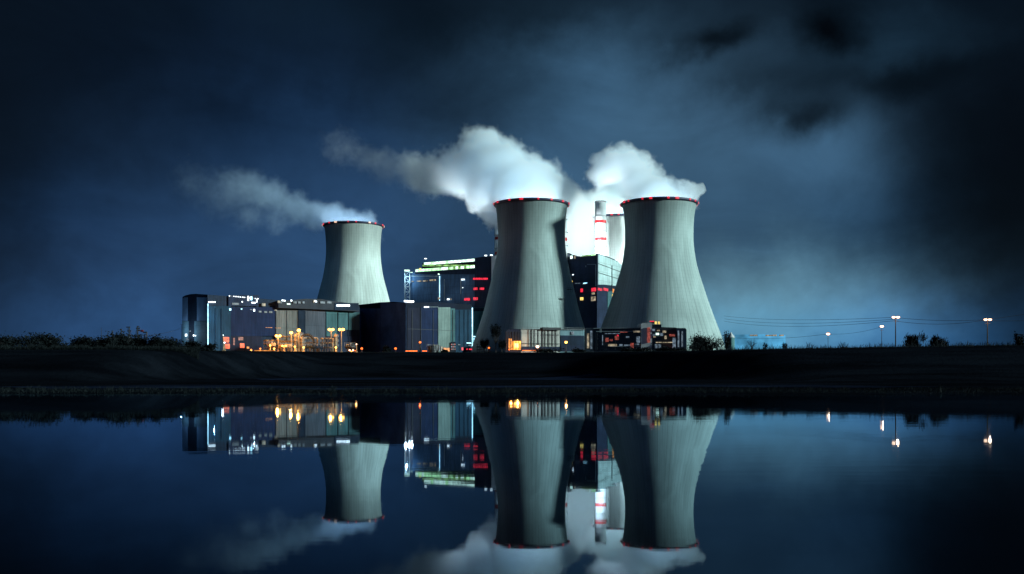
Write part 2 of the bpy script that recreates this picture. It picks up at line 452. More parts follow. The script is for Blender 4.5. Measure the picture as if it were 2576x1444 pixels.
# service road before the plant, catching a little light
bm = bmesh.new(); prev = None
for i in range(121):
    x = -190 + 3.3 * i; yr = 540 + 12 * noise.noise(Vector((x * .01, 0, 0)))
    cur = [bm.verts.new((x, yr + j * 2.2, ground(x, yr + j * 2.2) + .06 + .25)) for j in range(6)]
    if prev:
        for j in range(5): bm.faces.new((prev[j], cur[j], cur[j + 1], prev[j + 1]))
    prev = cur
tag(addmesh('road', bm, M['roadm'], 'structure'), 'narrow service road in front of the plant')

# ------------------------------------------------------------------ cooling towers
def cooling_tower(cx, d, rows, label, mat, lights, rimmat=None, seed=0, uplight=7e5):
    """rows: (row, half width in columns) from the rim down"""
    c = px(cx, 900, d); zb = ground(c.x, c.y)
    root = empty('cooling_tower', (c.x, c.y, zb), label, 'cooling tower', 'cooling towers of the plant')
    prof = []
    pts = [((CH + (HZ - r) / F * d) - zb, h / F * d * .998) for r, h in rows]; pts.sort()
    n = 44
    def rad(z):   # Catmull-Rom through the measured widths
        i = 0
        while i < len(pts) - 2 and z > pts[i + 1][0]: i += 1
        p0 = pts[max(i - 1, 0)]; p1 = pts[i]; p2 = pts[i + 1]; p3 = pts[min(i + 2, len(pts) - 1)]
        t_ = (z - p1[0]) / (p2[0] - p1[0])
        m1 = (p2[1] - p0[1]) / max(p2[0] - p0[0], 1e-3) * (p2[0] - p1[0]); m2 = (p3[1] - p1[1]) / max(p3[0] - p1[0], 1e-3) * (p2[0] - p1[0])
        t2 = t_ * t_; t3 = t2 * t_
        return (2 * t3 - 3 * t2 + 1) * p1[1] + (t3 - 2 * t2 + t_) * m1 + (-2 * t3 + 3 * t2) * p2[1] + (t3 - t2) * m2
    H = pts[-1][0]
    outer = [(rad(-0 + H * i / n), H * i / n) for i in range(n + 1)]; outer[0] = (outer[0][0] + .3, -2)
    inner = [(r - .9, z) for r, z in outer[::-1]]
    mb = MB(); mb.lathe((c.x, c.y, zb), outer + inner, 160, close=True)
    mb.build('shell', mat, root, True)
    rr = outer[-1][0]
    mb = MB(); mb.lathe((c.x, c.y, zb), [(rr - 1.0, H - 1.1), (rr + .7, H - 1.2), (rr + 1.4, H - .6), (rr + 1.4, H + .4), (rr + .8, H + .7), (rr - 1.0, H + .6)], 128, close=True)
    rim = mb.build('rim', M['rim'] if rimmat is None else rimmat, root, True)
    k = lights
    for i in range(k):
        a = 2 * math.pi * (i + .35) / k + .06 * math.sin(i * 3 + seed)
        wd = [1.4, 2.2, 1.7, 2.8, 1.2][(i + seed) % 5]
        q = Vector((c.x + (rr + 1.5) * math.cos(a), c.y + (rr + 1.5) * math.sin(a), zb + H - .1))
        MB().box(q, (.7, wd, 1.55), a).build('warning_light', M['e_beacon' if seed != 1 or i % 3 else 'e_lampdim'], rim, bev=.15)
    l = bpy.data.lights.new('throat_light', 'SPOT'); l.energy = uplight; l.color = (.80, .95, 1.0); l.spot_size = R(130); l.spot_blend = .6; l.shadow_soft_size = 6  # unseen lamp added inside the throat to brighten the steam from below
    o = bpy.data.objects.new('throat_light', l); C.objects.link(o); o.parent = root; o.location = (0, 0, H - 22); o.rotation_euler = (R(180), 0, 0)
    return root, c, zb, H, rr
D1, D2, D3, D4 = 965, 750, 733, 960
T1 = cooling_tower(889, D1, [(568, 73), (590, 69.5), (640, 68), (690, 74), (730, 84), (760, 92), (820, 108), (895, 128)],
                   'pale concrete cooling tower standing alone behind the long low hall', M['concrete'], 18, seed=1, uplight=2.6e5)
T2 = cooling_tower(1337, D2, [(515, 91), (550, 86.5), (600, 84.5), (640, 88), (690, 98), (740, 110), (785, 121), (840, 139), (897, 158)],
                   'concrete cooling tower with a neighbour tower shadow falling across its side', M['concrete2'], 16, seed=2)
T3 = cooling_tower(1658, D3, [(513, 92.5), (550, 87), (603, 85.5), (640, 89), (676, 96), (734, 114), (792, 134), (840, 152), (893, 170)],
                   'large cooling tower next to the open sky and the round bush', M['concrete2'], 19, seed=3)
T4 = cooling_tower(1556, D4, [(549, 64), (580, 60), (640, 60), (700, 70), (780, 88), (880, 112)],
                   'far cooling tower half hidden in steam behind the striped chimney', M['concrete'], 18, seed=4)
# gantries on tower two
r2, c2, z2, H2, rr2 = T2
for (x0, x1, y, dd) in ((1367, 1421, 752, 28.0), (1415, 1440, 728, 19.5)):
    d = D2 - dd; a = px(x0, y, d); b2 = px(x1, y, d); mb = MB()
    mb.box((a + b2) / 2, ((b2 - a).length, 1.2, .35)); 
    for k in range(6):
        q = a.lerp(b2, k / 5); mb.tube(q, q + Vector((0, 0, 1.3)), .08, n=5); mb.tube(q, q + Vector((0, 4, -2)), .12, n=5)
    mb.tube(a + Vector((0, -.7, 1.3)), b2 + Vector((0, -.7, 1.3)), .06, n=5)
    mb.build('access_platform', M['dark'], r2)

# ------------------------------------------------------------------ chimneys
def chimney(cx, d, top, wpx, bands, label, taper=1.0):
    c = px(cx, 880, d); zb = ground(c.x, c.y); zt = CH + (HZ - top) / F * d; r = wpx / 2 / F * d
    root = empty('chimney', (c.x, c.y, zb), label, 'chimney', 'chimneys of the boiler houses')
    H = zt - zb
    MB().lathe((c.x, c.y, zb), [(r * 1.12, -2), (r * 1.02, H * .7), (r, H), (r * .84, H), (r * .84, H * .8)], 40).build('shaft', M['white'], root, True)
    MB().lathe((c.x, c.y, zb), [(r * 1.0, H - .9), (r * 1.07, H - .9), (r * 1.07, H + .1), (r * .85, H + .1)], 40).build('cap', M['steel'], root, True)
    for (b0, b1) in bands:
        z0 = CH + (HZ - b1) / F * d - zb; z1 = CH + (HZ - b0) / F * d - zb
        MB().lathe((c.x, c.y, zb), [(r * 1.06, z0), (r * 1.06, z1)], 40).build('band', M['red'], root, True)
    mb = MB()
    for i in range(3):
        zz = zb + H * (.70 + .1 * i); mb.lathe((c.x, c.y, zz), [(r * 1.04, 0), (r * 1.2, 0), (r * 1.2, .25), (r * 1.04, .25)], 32, close=True)
    mb.tube((c.x - r * 1.1, c.y - r * .5, zb), (c.x - r * 1.1, c.y - r * .5, zt), .18, n=5)
    mb.build('ladder', M['steel'], root)
    return root
chimney(1511, 915, 507, 27, [(555, 562), (598, 606)], 'white chimney with two red bands in full view between the towers')
chimney(1259, 865, 560, 27, [(597, 604), (634, 642)], 'slim chimney edge with red bands left of the shadowed tower')
chimney(1413, 848, 552, 27, [(599, 607)], 'chimney edge with one red band right of the shadowed tower')

# ------------------------------------------------------------------ long low hall with lit front
p = px(700, 884, 720)
hall = empty('turbine_hall', (p.x, p.y, ground(p.x, p.y)), 'long low hall with a blue and grey front lit by yellow lamps', 'industrial building')
HD0, HD1 = 610, 671.9
fr = [(459, 747, 658.6), (466, 743, 652.4), (478, 740, 641.8), (492, 739, 631.2), (522, 741, 610.0), (560, 744, 616.1), (650, 751, 630.6), (735, 757.5, 644.4), (905, 772, 671.8)]
MB().__class__  # noqa
mb = MB(); block(mb, fr, (-6, 38)); mb.build('wall', M['slate'], hall)
HF = Face((522, HD0), (905, HD1)); HL = Face((459, 658.6), (522, 610))
def panel(face, parent, mat, x0, x1, y0, y1, out=.3, name='wall_panel', slant=True, thick=.35, label=None):
    mb = MB(); face.rect(mb, x0, x1, y0, y1, out, thick, slant); return mb.build(name, mat, parent, label=label)
def window(face, parent, mat, x0, x1, y0, y1, out=.45, frame=True):
    mb = MB(); face.rect(mb, x0, x1, y0, y1, out, .3)
    if frame:
        wn = MB(); e = .45
        face.rect(wn, x0 - e, x1 + e, y0 - e, y0, out + .1, .5); face.rect(wn, x0 - e, x1 + e, y1, y1 + e, out + .1, .5)
        face.rect(wn, x0 - e, x0, y0, y1, out + .1, .5); face.rect(wn, x1, x1 + e, y0, y1, out + .1, .5)
        f_ = wn.build('window', M['dark'], parent); mb.build('pane', mat, f_); return f_
    return mb.build('window', mat, parent)
panel(HL, hall, M['wingwall'], 459.5, 521, 808, 886)
panel(HL, hall, M['endwall'], 459.5, 521, 748, 807, .25)
panel(HF, hall, M['blue'], 524, 580, 770, 886, .3)
panel(HF, hall, M['indigo'], 580.3, 693, 773, 845, .32)
panel(HF, hall, M['plum'], 580.3, 660, 845.3, 886, .3)
panel(HF, hall, M['beige'], 693.3, 749, 781, 869, .36)
panel(HF, hall, M['slate'], 749.3, 766, 779, 880, .7)
panel(HF, hall, M['mauve'], 766.3, 819, 780, 869, .36)
panel(HF, hall, M['teal'], 819.3, 849, 783, 846, .42)
panel(HF, hall, M['teal'], 849.4, 904, 786, 830, .46)
panel(HF, hall, M['navy'], 820, 904, 846.4, 886, .3)
# roof box overhang
mb = MB()
for (x0, x1, ya, yb, za, zb_) in ((696, 765, 757, 752, 775, 777),):
    pass
topf = [(696, 757.5, 635.6), (730, 755.5, 641.8), (764, 752, 647.1), (803, 753, 653.3), (898, 767, 669.2)]
tf = [px(*q) for q in topf]; off = Vector((HF.n.x, HF.n.y, 0)) * 3.0; bk = -Vector((HF.n.x, HF.n.y, 0)) * 14
lowr = [775, 776, 778, 778, 784]
bf = [px(q[0], lr, q[2]) for q, lr in zip(topf, lowr)]
mb.prism([v + off for v in bf] + [v + bk for v in bf[::-1]], [v + off for v in tf] + [v + bk for v in tf[::-1]])
rb = mb.build('roof_box', M['roof'], hall)
RF = Face((696, 635.6), (898, 669.2))
def rwin(x0, x1, y0, y1, mat, name='window', out=3.3): 
    mb = MB(); RF.rect(mb, x0, x1, y0, y1, out, .4); return mb.build(name, mat, rb)
mb = MB(); RF.rect(mb, 836, 897, 763, 781, 3.15, .3, True); mb.build('cover_panel', M['slate'], rb)
mb = MB(); RF.rect(mb, 841, 874, 767, 771.5, 3.6, .6, True); mb.build('strip_light', M['e_white'], rb)
for x, y in ((706, 756), (711, 757), (728, 756.5), (787, 757.5), (790, 759)):
    rwin(x - 1.8, x + 1.8, y - 1.6, y + 2.0, M['e_white'])
rwin(694, 700, 757, 763, M['e_dimwarm']); rwin(717, 725, 764, 767, M['e_pale']); rwin(783, 786, 756, 762, M['e_dimwarm'])
for x0, x1 in ((701, 704), (733, 741), (745, 752), (756, 761), (800, 812), (817, 829)): rwin(x0, x1, 759, 764, M['e_dim'])
# corner light tube, eaves lights, windows of the hall
mb = MB(); HF.rect(mb, 521.6, 523.0, 764, 876, .9, .6, True); lt = mb.build('light_tube', M['e_strip'], hall)
mb = MB(); HF.rect(mb, 523.5, 541, 758.5, 761.5, .9, .6, True); mb.build('light_tube', M['e_white'], hall)
mb = MB(); HF.rect(mb, 574, 650, 742.6, 770, .6, .5, True); gal = mb.build('gallery', M['navy'], hall)
for i in range(14):
    x = 575 + i * 5.4; y = 743.6 + (x - 575) * .1
    m_ = M['e_white'] if random.random() < .6 else M['e_dim']
    mb = MB(); HF.rect(mb, x, x + random.uniform(2, 4.4), y, y + 2.0, .9, .4); mb.build('window', m_, gal)
for x0, x1, y0, y1, m_ in ((621.5, 625, 745, 757, 'e_white'), (629, 633, 746, 755, 'e_strip'), (643.5, 646, 753, 761, 'e_white'), (631.5, 641.5, 760, 763.2, 'e_white'), (607, 609.5, 758, 761, 'e_white'),
                           (576, 580, 776, 781, 'e_strip'), (605, 608, 776, 779, 'e_strip'), (636.5, 640, 777.5, 783.5, 'e_white'), (628, 633, 778, 780, 'e_dim'), (583, 600, 762, 767, 'e_dim')):
    mb = MB(); HF.rect(mb, x0, x1, y0, y1, .95, .4); mb.build('window', M[m_], hall if y0 > 770 else gal)
for x0, x1, y0, y1, m_ in ((658, 667, 763, 770, 'e_dimwarm'), (664, 671, 783, 787, 'e_dim'), (676, 684, 783, 787, 'e_dim'), (690, 696, 779, 782, 'e_dimwarm'), (650, 657, 782, 786, 'e_dim'),
                           (560, 575.5, 848, 861, 'e_redorange'), (566, 577, 865, 877, 'e_redorange'), (599, 611, 848, 856, 'e_dimred'), (603, 614, 864, 875, 'e_redorange'), (620, 626, 872, 877, 'e_amberwin'), (586, 590, 850, 868, 'e_dimred'),
                           (668, 684, 823.5, 824.6, 'e_amberwin'), (692, 706, 824.6, 825.6, 'e_amberwin')):
    window(HF, hall, M[m_], x0, x1, y0, y1, .55, frame=(x1 - x0) > 5 and y1 - y0 > 3)
for x0, x1, y0, y1, m_ in ((468, 472, 840, 846, 'e_white'), (488, 490, 842, 846, 'e_white'), (493, 494.5, 843, 846, 'e_white'), (479, 482, 832, 834, 'e_dim'), (470, 476, 850, 856, 'e_dim')):
    mb = MB(); HL.rect(mb, x0, x1, y0, y1, .6, .4); mb.build('window', M[m_], hall)
for x in (541, 556, 693, 720, 749, 766, 819.3, 849, 876):        # downpipes and seams on the front
    mb = MB(); y0 = 776 + (x - 541) * .03; HF.rect(mb, x, x + .6, y0, 884, .95, .3, True); mb.build('downpipe', M['slate'], hall)

def point(parent, loc, power, color, size=.6):
    l = bpy.data.lights.new('lamp_light', 'POINT'); l.energy = power; l.color = color; l.shadow_soft_size = size
    o = bpy.data.objects.new('lamp_light', l); C.objects.link(o)
    q = Vector((0, 0, 0)); p_ = parent
    while p_ is not None: q += Vector(p_.location); p_ = p_.parent
    o.parent = parent; o.location = Vector(loc) - q; return o
WARM = (1.0, .38, .07); REDL = (1.0, .10, .03)

for (fc, x, y, out_, pw, cl_) in ((HL, 470, 840, 8, 2600, (.45, .72, 1)), (HL, 492, 838, 9, 3200, (.45, .72, 1)), (HF, 529, 800, 7, 1500, (.3, .7, 1)), (HF, 529, 850, 7, 1500, (.3, .7, 1)), (HF, 632, 766, 5, 500, (.6, .85, 1))):
    point(hall, fc.pt(x, y, out_), pw, cl_, .15)

# ------------------------------------------------------------------ lamp masts and yard lamps
def lamp_mast(x, ytop, d, heads, label, group='yellow lamps lighting the yard', power=16000, mat='e_amber', size=.75, col=WARM, polemat='rust'):
    t_ = px(x, ytop, d); zb = ground(t_.x, t_.y)
    root = empty('lamp_mast', (t_.x, t_.y, zb), label, 'yard lamp', group)
    mb = MB(); mb.tube((t_.x, t_.y, zb - .5), (t_.x, t_.y, t_.z - .6), .32, .2, 8)
    mb.box((t_.x, t_.y, zb + .3), (1.2, 1.2, .8)); mb.build('pole', M[polemat], root)
    n = heads
    arm = MB()
    for i in range(n):
        q = Vector((t_.x + (i - (n - 1) / 2) * 2.0, t_.y - .3, t_.z))
        arm.tube((t_.x, t_.y, t_.z - .9), q + Vector((0, .2, -.1)), .14, n=6)
        MB().ball(q, size, (1, .8, .85)).build('lamp_head', M[mat], root, True)
        hd = MB(); hd.tube(q + Vector((0, 0, size * .75)), q + Vector((0, 0, size * 1.15)), size * .95, size * .4, 12); hd.build('lamp_shade', M['dark'], root)
    arm.build('bracket', M['steel'], root)
    if power: point(root, (t_.x, t_.y - size - 1.4, t_.z + .2), power * (.5 if power > 4000 else .2), col)
    return root
lamp_mast(833, 829, 613, 2, 'twin headed yellow lamp mast by the tank legs, the one left of its pair', power=9000, size=.95)
lamp_mast(859, 829, 613, 2, 'twin headed yellow lamp mast by the tank legs, the one nearer the dark block', power=7000, size=.95)
lamp_mast(700, 845, 598, 2, 'low yellow lamp beside the amber lit railings', power=14000, size=.85)
lamp_mast(733, 837, 602, 1, 'round yellow lamp between the low flame lamp and the column vessel', power=9000, size=1.0)
lamp_mast(752, 831, 602, 1, 'tall yellow lamp on top of the column vessel', power=9000, size=1.1)
for x, y, w_, hd, lb in ((680, 869, 8500, 1, 'low amber lamp at the outer end of the first pipe rack'), (690, 877, 8500, 1, 'lowest amber lamp, between the two ochre tanks'), (715, 870, 8500, 2, 'twin amber lamp over the second ochre tank'),
                     (742, 872, 8500, 1, 'amber lamp at the foot of the slim column'), (764, 874, 8500, 1, 'amber lamp at the foot of the arched duct'), (845, 874, 8500, 1, 'amber lamp between the feet of the twin masts'), (655, 877, 8500, 1, 'outermost low orange lamp before the indigo wall'), (632, 880, 8500, 1, 'faint low orange lamp right of the red windows'), (884, 881, 8500, 2, 'twin pale lamp low beside the dark end tank')):
    lamp_mast(x, y, 590, hd, lb, power=w_ * .8, mat='e_amber' if 660 < x < 880 else ('e_lamp' if x > 880 else 'e_orange'), size=.55, col=WARM if x > 660 else (1, .25, .06))
lamp_mast(565, 862, 568, 1, 'white lamp in front of the red windows of the hall', power=2500, mat='e_white', size=.5, col=(1, .6, .5))
lamp_mast(562, 843, 580, 1, 'small white lamp at the blue end of the hall', power=1200, mat='e_white', size=.3, col=(.8, .9, 1))
lamp_mast(897, 866, 598, 1, 'dim peach lamp in front of the navy end of the hall', power=600, mat='e_lamp', size=.4)

# ------------------------------------------------------------------ process equipment in the yard
def vessel(x0, x1, y0, y1, d, label, mat):
    a = px(x0, y1, d); b2 = px(x1, y0, d); r = (b2.z - a.z) / 2; zc = (a.z + b2.z) / 2
    root = empty('storage_vessel', (a.x, d, ground(a.x, d)), label, 'tank')
    mb = MB(); mb.tube((a.x + r * .6, d, zc), (b2.x - r * .6, d, zc), r, n=24)
    mb.ball((a.x + r * .6, d, zc), r * .995, (.6, 1, 1), 3); mb.ball((b2.x - r * .6, d, zc), r * .995, (.6, 1, 1), 3)
    mb.build('tank_body', mat, root, True)
    for k in (.25, .75):
        xx = a.x + (b2.x - a.x) * k; zg = ground(xx, d)
        MB().box((xx, d, (zg + zc - r * .6) / 2), (1.0, r * 1.6, max(zc - r * .6 - zg, 1))).build('saddle', M['dark'], root)
    mb = MB(); mb.tube(((a.x + b2.x) / 2, d, zc + r * .95), ((a.x + b2.x) / 2, d, zc + r + 1), .5, n=10)
    mb.path([(a.x, d - r, zc + r + 1), (b2.x, d - r, zc + r + 1)], .1)
    for k in range(7):
        xx = a.x + (b2.x - a.x) * k / 6; mb.tube((xx, d - r, zc + r * .2), (xx, d - r, zc + r + 1), .08, n=5)
    mb.build('railing', M['steel'], root)
vessel(672, 694, 862, 873, 602, 'ochre horizontal tank with railings under the low flame lamp', M['rust'])
vessel(702, 736, 866, 875, 598, 'ochre horizontal tank at the foot of the round yellow lamp', M['rust'])
vessel(768, 815, 868, 877, 596, 'long dark horizontal tank between the column and the twin masts', M['slate'])
vessel(868, 896, 866, 878, 602, 'dark tank right of the twin lamp masts', M['dark'])
def column(x, ytop, d, r, label, mat, cat='column vessel'):
    t_ = px(x, ytop, d); zb = ground(t_.x, d)
    root = empty('column_vessel', (t_.x, d, zb), label, cat); H = t_.z - zb
    MB().lathe((t_.x, d, zb), [(0, -1), (r * 1.15, -1), (r, H * .12), (r, H * .9), (r * .6, H), (.01, H * 1.03)], 24).build('vessel_shell', mat, root, True)
    for k in (.35, .62, .88):
        mb = MB(); mb.lathe((t_.x, d, zb + H * k), [(r, 0), (r + 1.1, 0), (r + 1.1, .2), (r, .2)], 20, close=True)
        for i in range(10):
            a = 2 * math.pi * i / 10; q = (t_.x + (r + 1.05) * math.cos(a), d + (r + 1.05) * math.sin(a), zb + H * k)
            mb.tube(q, (q[0], q[1], q[2] + 1.1), .06, n=4)
        mb.lathe((t_.x, d, zb + H * k + 1.1), [(r + 1.0, 0), (r + 1.1, 0), (r + 1.1, .1), (r + 1.0, .1)], 20, close=True)
        mb.build('platform', M['steel'], root)
    mb = MB(); mb.path([(t_.x + r + .4, d - .5, zb), (t_.x + r + .4, d - .5, zb + H * .96), (t_.x, d - .5, zb + H * 1.06)], .18, 6); mb.build('pipe', M['rust'], root)
column(752, 836, 606, 1.7, 'ochre column vessel with ring platforms and a lamp above it', M['rust'])
column(744, 842, 604, 1.0, 'slim ochre column left of the taller column vessel', M['rust'])
column(760, 848, 604, .9, 'short slim ochre column right of the taller column vessel', M['rust'])
column(844, 842, 614, 1.0, 'slim column between the twin headed lamp masts', M['rust'])
def pipe_rack(x0, x1, ytop, d, n, label, mat='rust', levels=3, deep=6):
    a = px(x0, ytop, d); b2 = px(x1, ytop, d); zb = ground(a.x, d)
    root = empty('pipe_rack', (a.x, d, zb), label, 'pipe rack')
    H = a.z - zb
    mb = MB()
    for i in range(n + 1):
        xx = a.x + (b2.x - a.x) * i / n
        for dy_ in (0, deep): mb.box((xx, d + dy_, zb + H / 2 - .5), (.35, .35, H + 1))
        for l in range(levels): mb.box((xx, d + deep / 2, zb + H * (l + 1) / levels - .3), (.3, deep, .3))
    mb.build('frame', M['steel'] if mat != 'dark' else M['dark'], root)
    for l in range(levels):
        for j in range(2):
            z = zb + H * (l + 1) / levels + .2; yy = d + .8 + j * 1.9; rr_ = random.choice((.25, .35, .5))
            q = [(a.x - .5, yy, z)]
            for i in range(1, 4):
                xx = a.x + (b2.x - a.x) * (i / 3); q += [(xx, yy, z)]
            if (l + j) % 2: q += [(b2.x + 1, yy, z), (b2.x + 1, yy, zb)]
            MB().path(q, rr_, 8).build('pipe', M[mat], root, True)
    return root
pipe_rack(664, 700, 857, 608, 7, 'amber lit pipe rack with railings left of the low flame lamp')
pipe_rack(706, 742, 847, 610, 6, 'tall ochre pipe rack behind the round yellow lamp')
pipe_rack(762, 792, 851, 610, 5, 'pipe rack with arched pipes right of the column vessels')
pipe_rack(806, 832, 852, 610, 4, 'pipe rack standing left of the twin lamp masts')
pipe_rack(1200, 1222, 866, 690, 4, 'dark pipe rack at the foot of the shadowed tower', 'dark')
# arched duct
q0 = px(772, 846, 606); mb = MB()
pts_ = [Vector((q0.x + 4.6 * math.cos(a), q0.y, q0.z - 4 + 5.0 * math.sin(a))) for a in [math.pi * i / 12 for i in range(13)]]
mb.path(pts_, .8, 10); mb.tube(pts_[0], (pts_[0].x, pts_[0].y, ground(pts_[0].x, pts_[0].y)), .8); mb.tube(pts_[-1], (pts_[-1].x, pts_[-1].y, ground(pts_[-1].x, pts_[-1].y)), .8)
tag(mb.build('duct', M['dark'], None, True), 'dark arched duct rising right of the column vessels', 'duct')

# ------------------------------------------------------------------ dark stepped block
p = px(1022, 884, 655)
blk = empty('workshop_block', (p.x, p.y, ground(p.x, p.y)), 'dark stepped block with one black side and a pale green wall panel', 'industrial building')
BL = Face((905, 712), (1022, 655)); BR = Face((1022, 655), (1187, 700))
dA = BL.at(957).y
mb = MB(); block(mb, [(957, 760.5, dA), (990, 759, BL.at(990).y), (1022, 761.5, 655), (1060, 762, BR.at(1060).y), (1101, 760, BR.at(1101).y), (1187, 766, 700)], (-25, 36)); mb.build('wall', M['night'], blk)
mb = MB(); block(mb, [(905.5, 775, 712), (930, 773.5, BL.at(930).y), (957.3, 772.5, dA + .1)], (-6, 40)); mb.build('lower_wing', M['night'], blk)
panel(BL, blk, M['blackwall'], 957.5, 1021.8, 762, 886, .2)
panel(BL, blk, M['blackwall'], 906, 957, 776, 886, .25)
panel(BR, blk, M['plum'], 1024, 1056, 774, 886, .3)
panel(BR, blk, M['indigo'], 1057.5, 1100, 773, 886, .34)
panel(BR, blk, M['palegreen'], 1101.5, 1132, 773, 886, .4)
panel(BR, blk, M['teal'], 1132.5, 1144, 776, 860, .34)
panel(BR, blk, M['blue'], 1144.5, 1186.5, 779, 886, .3)
mb = MB(); BR.rect(mb, 1066, 1077, 771, 774, .9, .6, True); sl_ = mb.build('strip_light', M['e_white'], blk)
mb = MB(); BR.rect(mb, 1077, 1101, 771.9, 772.6, .7, .4, True); mb.build('eaves_rail', M['frame'], blk)
mb = MB(); BR.rect(mb, 1024, 1143, 829.2, 829.9, .6, .4); mb.build('cable_tray', M['dark'], blk)
for x in (1035, 1057, 1088, 1137, 1154, 1166, 1176):
    mb = MB(); BR.rect(mb, x, x + .5, 780, 884, .75, .3); mb.build('downpipe', M['dark' if x < 1150 else 'slate'], blk)
mb = MB(); BR.rect(mb, 1130, 1144, 862, 886, 1.2, 1.2); bx = mb.build('control_box', M['glassdark'], blk)
for i in range(3):
    for j in range(3):
        mb = MB(); BR.rect(mb, 1131.5 + i * 4, 1134 + i * 4, 865 + j * 6, 868 + j * 6, 1.5, .4); mb.build('window', M['e_dim' if (i + j) % 2 else 'e_dimred'], bx)
for x0, x1, y0, y1, m_ in ((1102, 1105, 869, 883, 'e_dim'), (1107, 1112, 872, 883, 'e_dimwarm'), (1114, 1129, 875, 884, 'e_amberwin'), (1159, 1164, 874, 881, 'e_red'), (1171, 1175, 877, 880, 'e_red'), (1178, 1186, 877, 880, 'e_red'), (1150, 1156, 866, 868, 'e_dim'), (1172, 1184, 862, 864, 'e_strip'), (1176, 1185, 868, 869.5, 'e_dim')):
    window(BR, blk, M[m_], x0, x1, y0, y1, .7)
# cyan lit annex showing at the foot of the shadowed tower
p = px(1205, 884, 792)
anx = empty('switch_house', (p.x, p.y, ground(p.x, p.y)), 'pale cyan annex seen in the gap beside the shadowed tower foot', 'industrial building')
AF = Face((1186, 752), (1260, 775))
mb = MB(); block(mb, [(1187, 774, 752), (1260, 774, 775)], (0, 18)); mb.build('wall', M['cyan'], anx)
panel(AF, anx, M['slate'], 1188, 1258, 774.6, 783, .3)
mb = MB(); AF.rect(mb, 1186.6, 1188.2, 774, 880, .5, .5, True); mb.build('light_tube', M['e_strip'], anx)
for i, y in enumerate((846, 852, 857, 863)):
    mb = MB(); AF.rect(mb, 1190, 1190 + (8, 5, 9, 6)[i], y, y + 1.6, .5, .4); mb.build('window', M['e_strip'], anx)

# ------------------------------------------------------------------ boiler house with green lit roof gallery
p = px(1130, 884, 860)
boil = empty('boiler_house', (p.x, p.y, ground(p.x, p.y)), 'tall navy boiler house with green lit roof galleries and red windows', 'industrial building')
CF = Face((1018, 842), (1250, 800))
def cd(x): return CF.at(x).y
mb = MB(); block(mb, [(1032, 686, cd(1032)), (1250, 674, cd(1250))], (8, 44)); mb.build('wall', M['boilwall'], boil)
mb = MB(); block(mb, [(1062, 662, cd(1062) + 1), (1197, 651, cd(1197) + 1)], (7, 38)); ug = mb.build('roof_gallery', M['night'], boil)
mb = MB(); block(mb, [(1194, 649, cd(1194) - 2), (1215, 645.5, cd(1215) - 2), (1240, 644, cd(1240) - 2), (1247, 645, cd(1247) - 2)], (7, 38)); mb.build('stair_tower', M['navy'], boil)
mb = MB(); CF.rect(mb, 1240.5, 1251, 644.5, 760, 2.8, 1.2, True); mb.build('wall_panel', M['white'], boil)
ramp_ = lambda x, a, b_: a + (b_ - a) * (x - 1030) / 170
x = 1066.0
while x < 1194:                                             # upper glazed row
    wd = random.uniform(5.5, 9.5); y = 663.5 - (x - 1066) * .078
    m_ = 'e_pale' if random.random() < .85 else 'e_green'
    mb = MB(); CF.rect(mb, x, min(x + wd - .25, 1194), y - 3.2, y + 3.3, .6 - 1, .5, False); mb.build('window', M[m_], ug); x += wd
x = 1047.0
while x < 1198:                                             # lower glazed row
    wd = random.uniform(4, 8); y = 681 - (x - 1047) * .068
    m_ = random.choice(['e_pale', 'e_pale', 'e_green', 'e_green', 'e_lime'])
    mb = MB(); CF.rect(mb, x, min(x + wd - .25, 1199), y - 3.4, y + 3.2, 1.4, .5, False); mb.build('window', M[m_], boil); x += wd
mb = MB(); CF.rect(mb, 1046, 1200, 676.5, 690, 1.0, 1.4, True)
mb.build('gallery_band', M['navy'], boil)
mb = MB(); CF.rect(mb, 1064, 1196, 666.0, 670.0, .9, 1.2, True)
mb.build('gallery_band', M['e_lime'], boil)
for x, y, w_, h_, m_ in [(1057, 677, 4, 4, 'e_yellow'), (1070, 650.8, 4, 1.6, 'e_white'), (1021, 684, 5, 4, 'e_pale'), (1104, 690, 3, 3, 'e_pale'), (1034, 663.5 + 22, 5, 1.5, 'e_pale'),
                         (1037, 708, 4, 2.4, 'e_dimwarm'), (1051, 707.5, 10, 2.6, 'e_dimwarm'), (1066, 707, 11, 2.6, 'e_dimwarm'), (1083, 705, 15, 3.6, 'e_dimwarm'),
                         (1163, 703.5, 7, 3, 'e_white'), (1165, 724, 1.4, 1.4, 'e_white'),
                         (1127, 753, 4.5, 3.6, 'e_white'), (1134, 753, 4, 3.6, 'e_dimwarm'), (1104, 751, 4, 6, 'e_dimwarm'),
                         (1170, 753, 5.5, 6, 'e_red'), (1177.5, 753, 6, 6, 'e_red'),
                         (1196, 752, 10, 6.5, 'e_red'), (1196, 727, 9.5, 5.5, 'e_red'), (1212, 727, 4.5, 5, 'e_red'), (1217.5, 727, 4.5, 5, 'e_red')] + \
                        [(1195.5 + i * 5.3, 702, 4, 4.4, 'e_red') for i in range(7)]:
    if x < 1030: continue
    mb = MB(); CF.rect(mb, x, x + w_, y - h_ / 2, y + h_ / 2, 3.4 if x > 1192 else 1.5, 1.6 if y < 668 else .8); mb.build('window', M[m_], boil)
for x, y0, y1 in ((1106.5, 694, 756), (1118.5, 702, 756), (1160, 700, 740)):
    mb = MB(); CF.rect(mb, x, x + .8, y0, y1, .9, .5, True); mb.build('downpipe', M['e_strip'] if x < 1110 else M['frame'], boil)  # leftmost one glows as a light line, put into its emissive colour
mb = MB(); CF.rect(mb, 1034, 1108, 694.2, 695.2, 1.0, .6, True); mb.build('light_tube', M['frame'], boil)
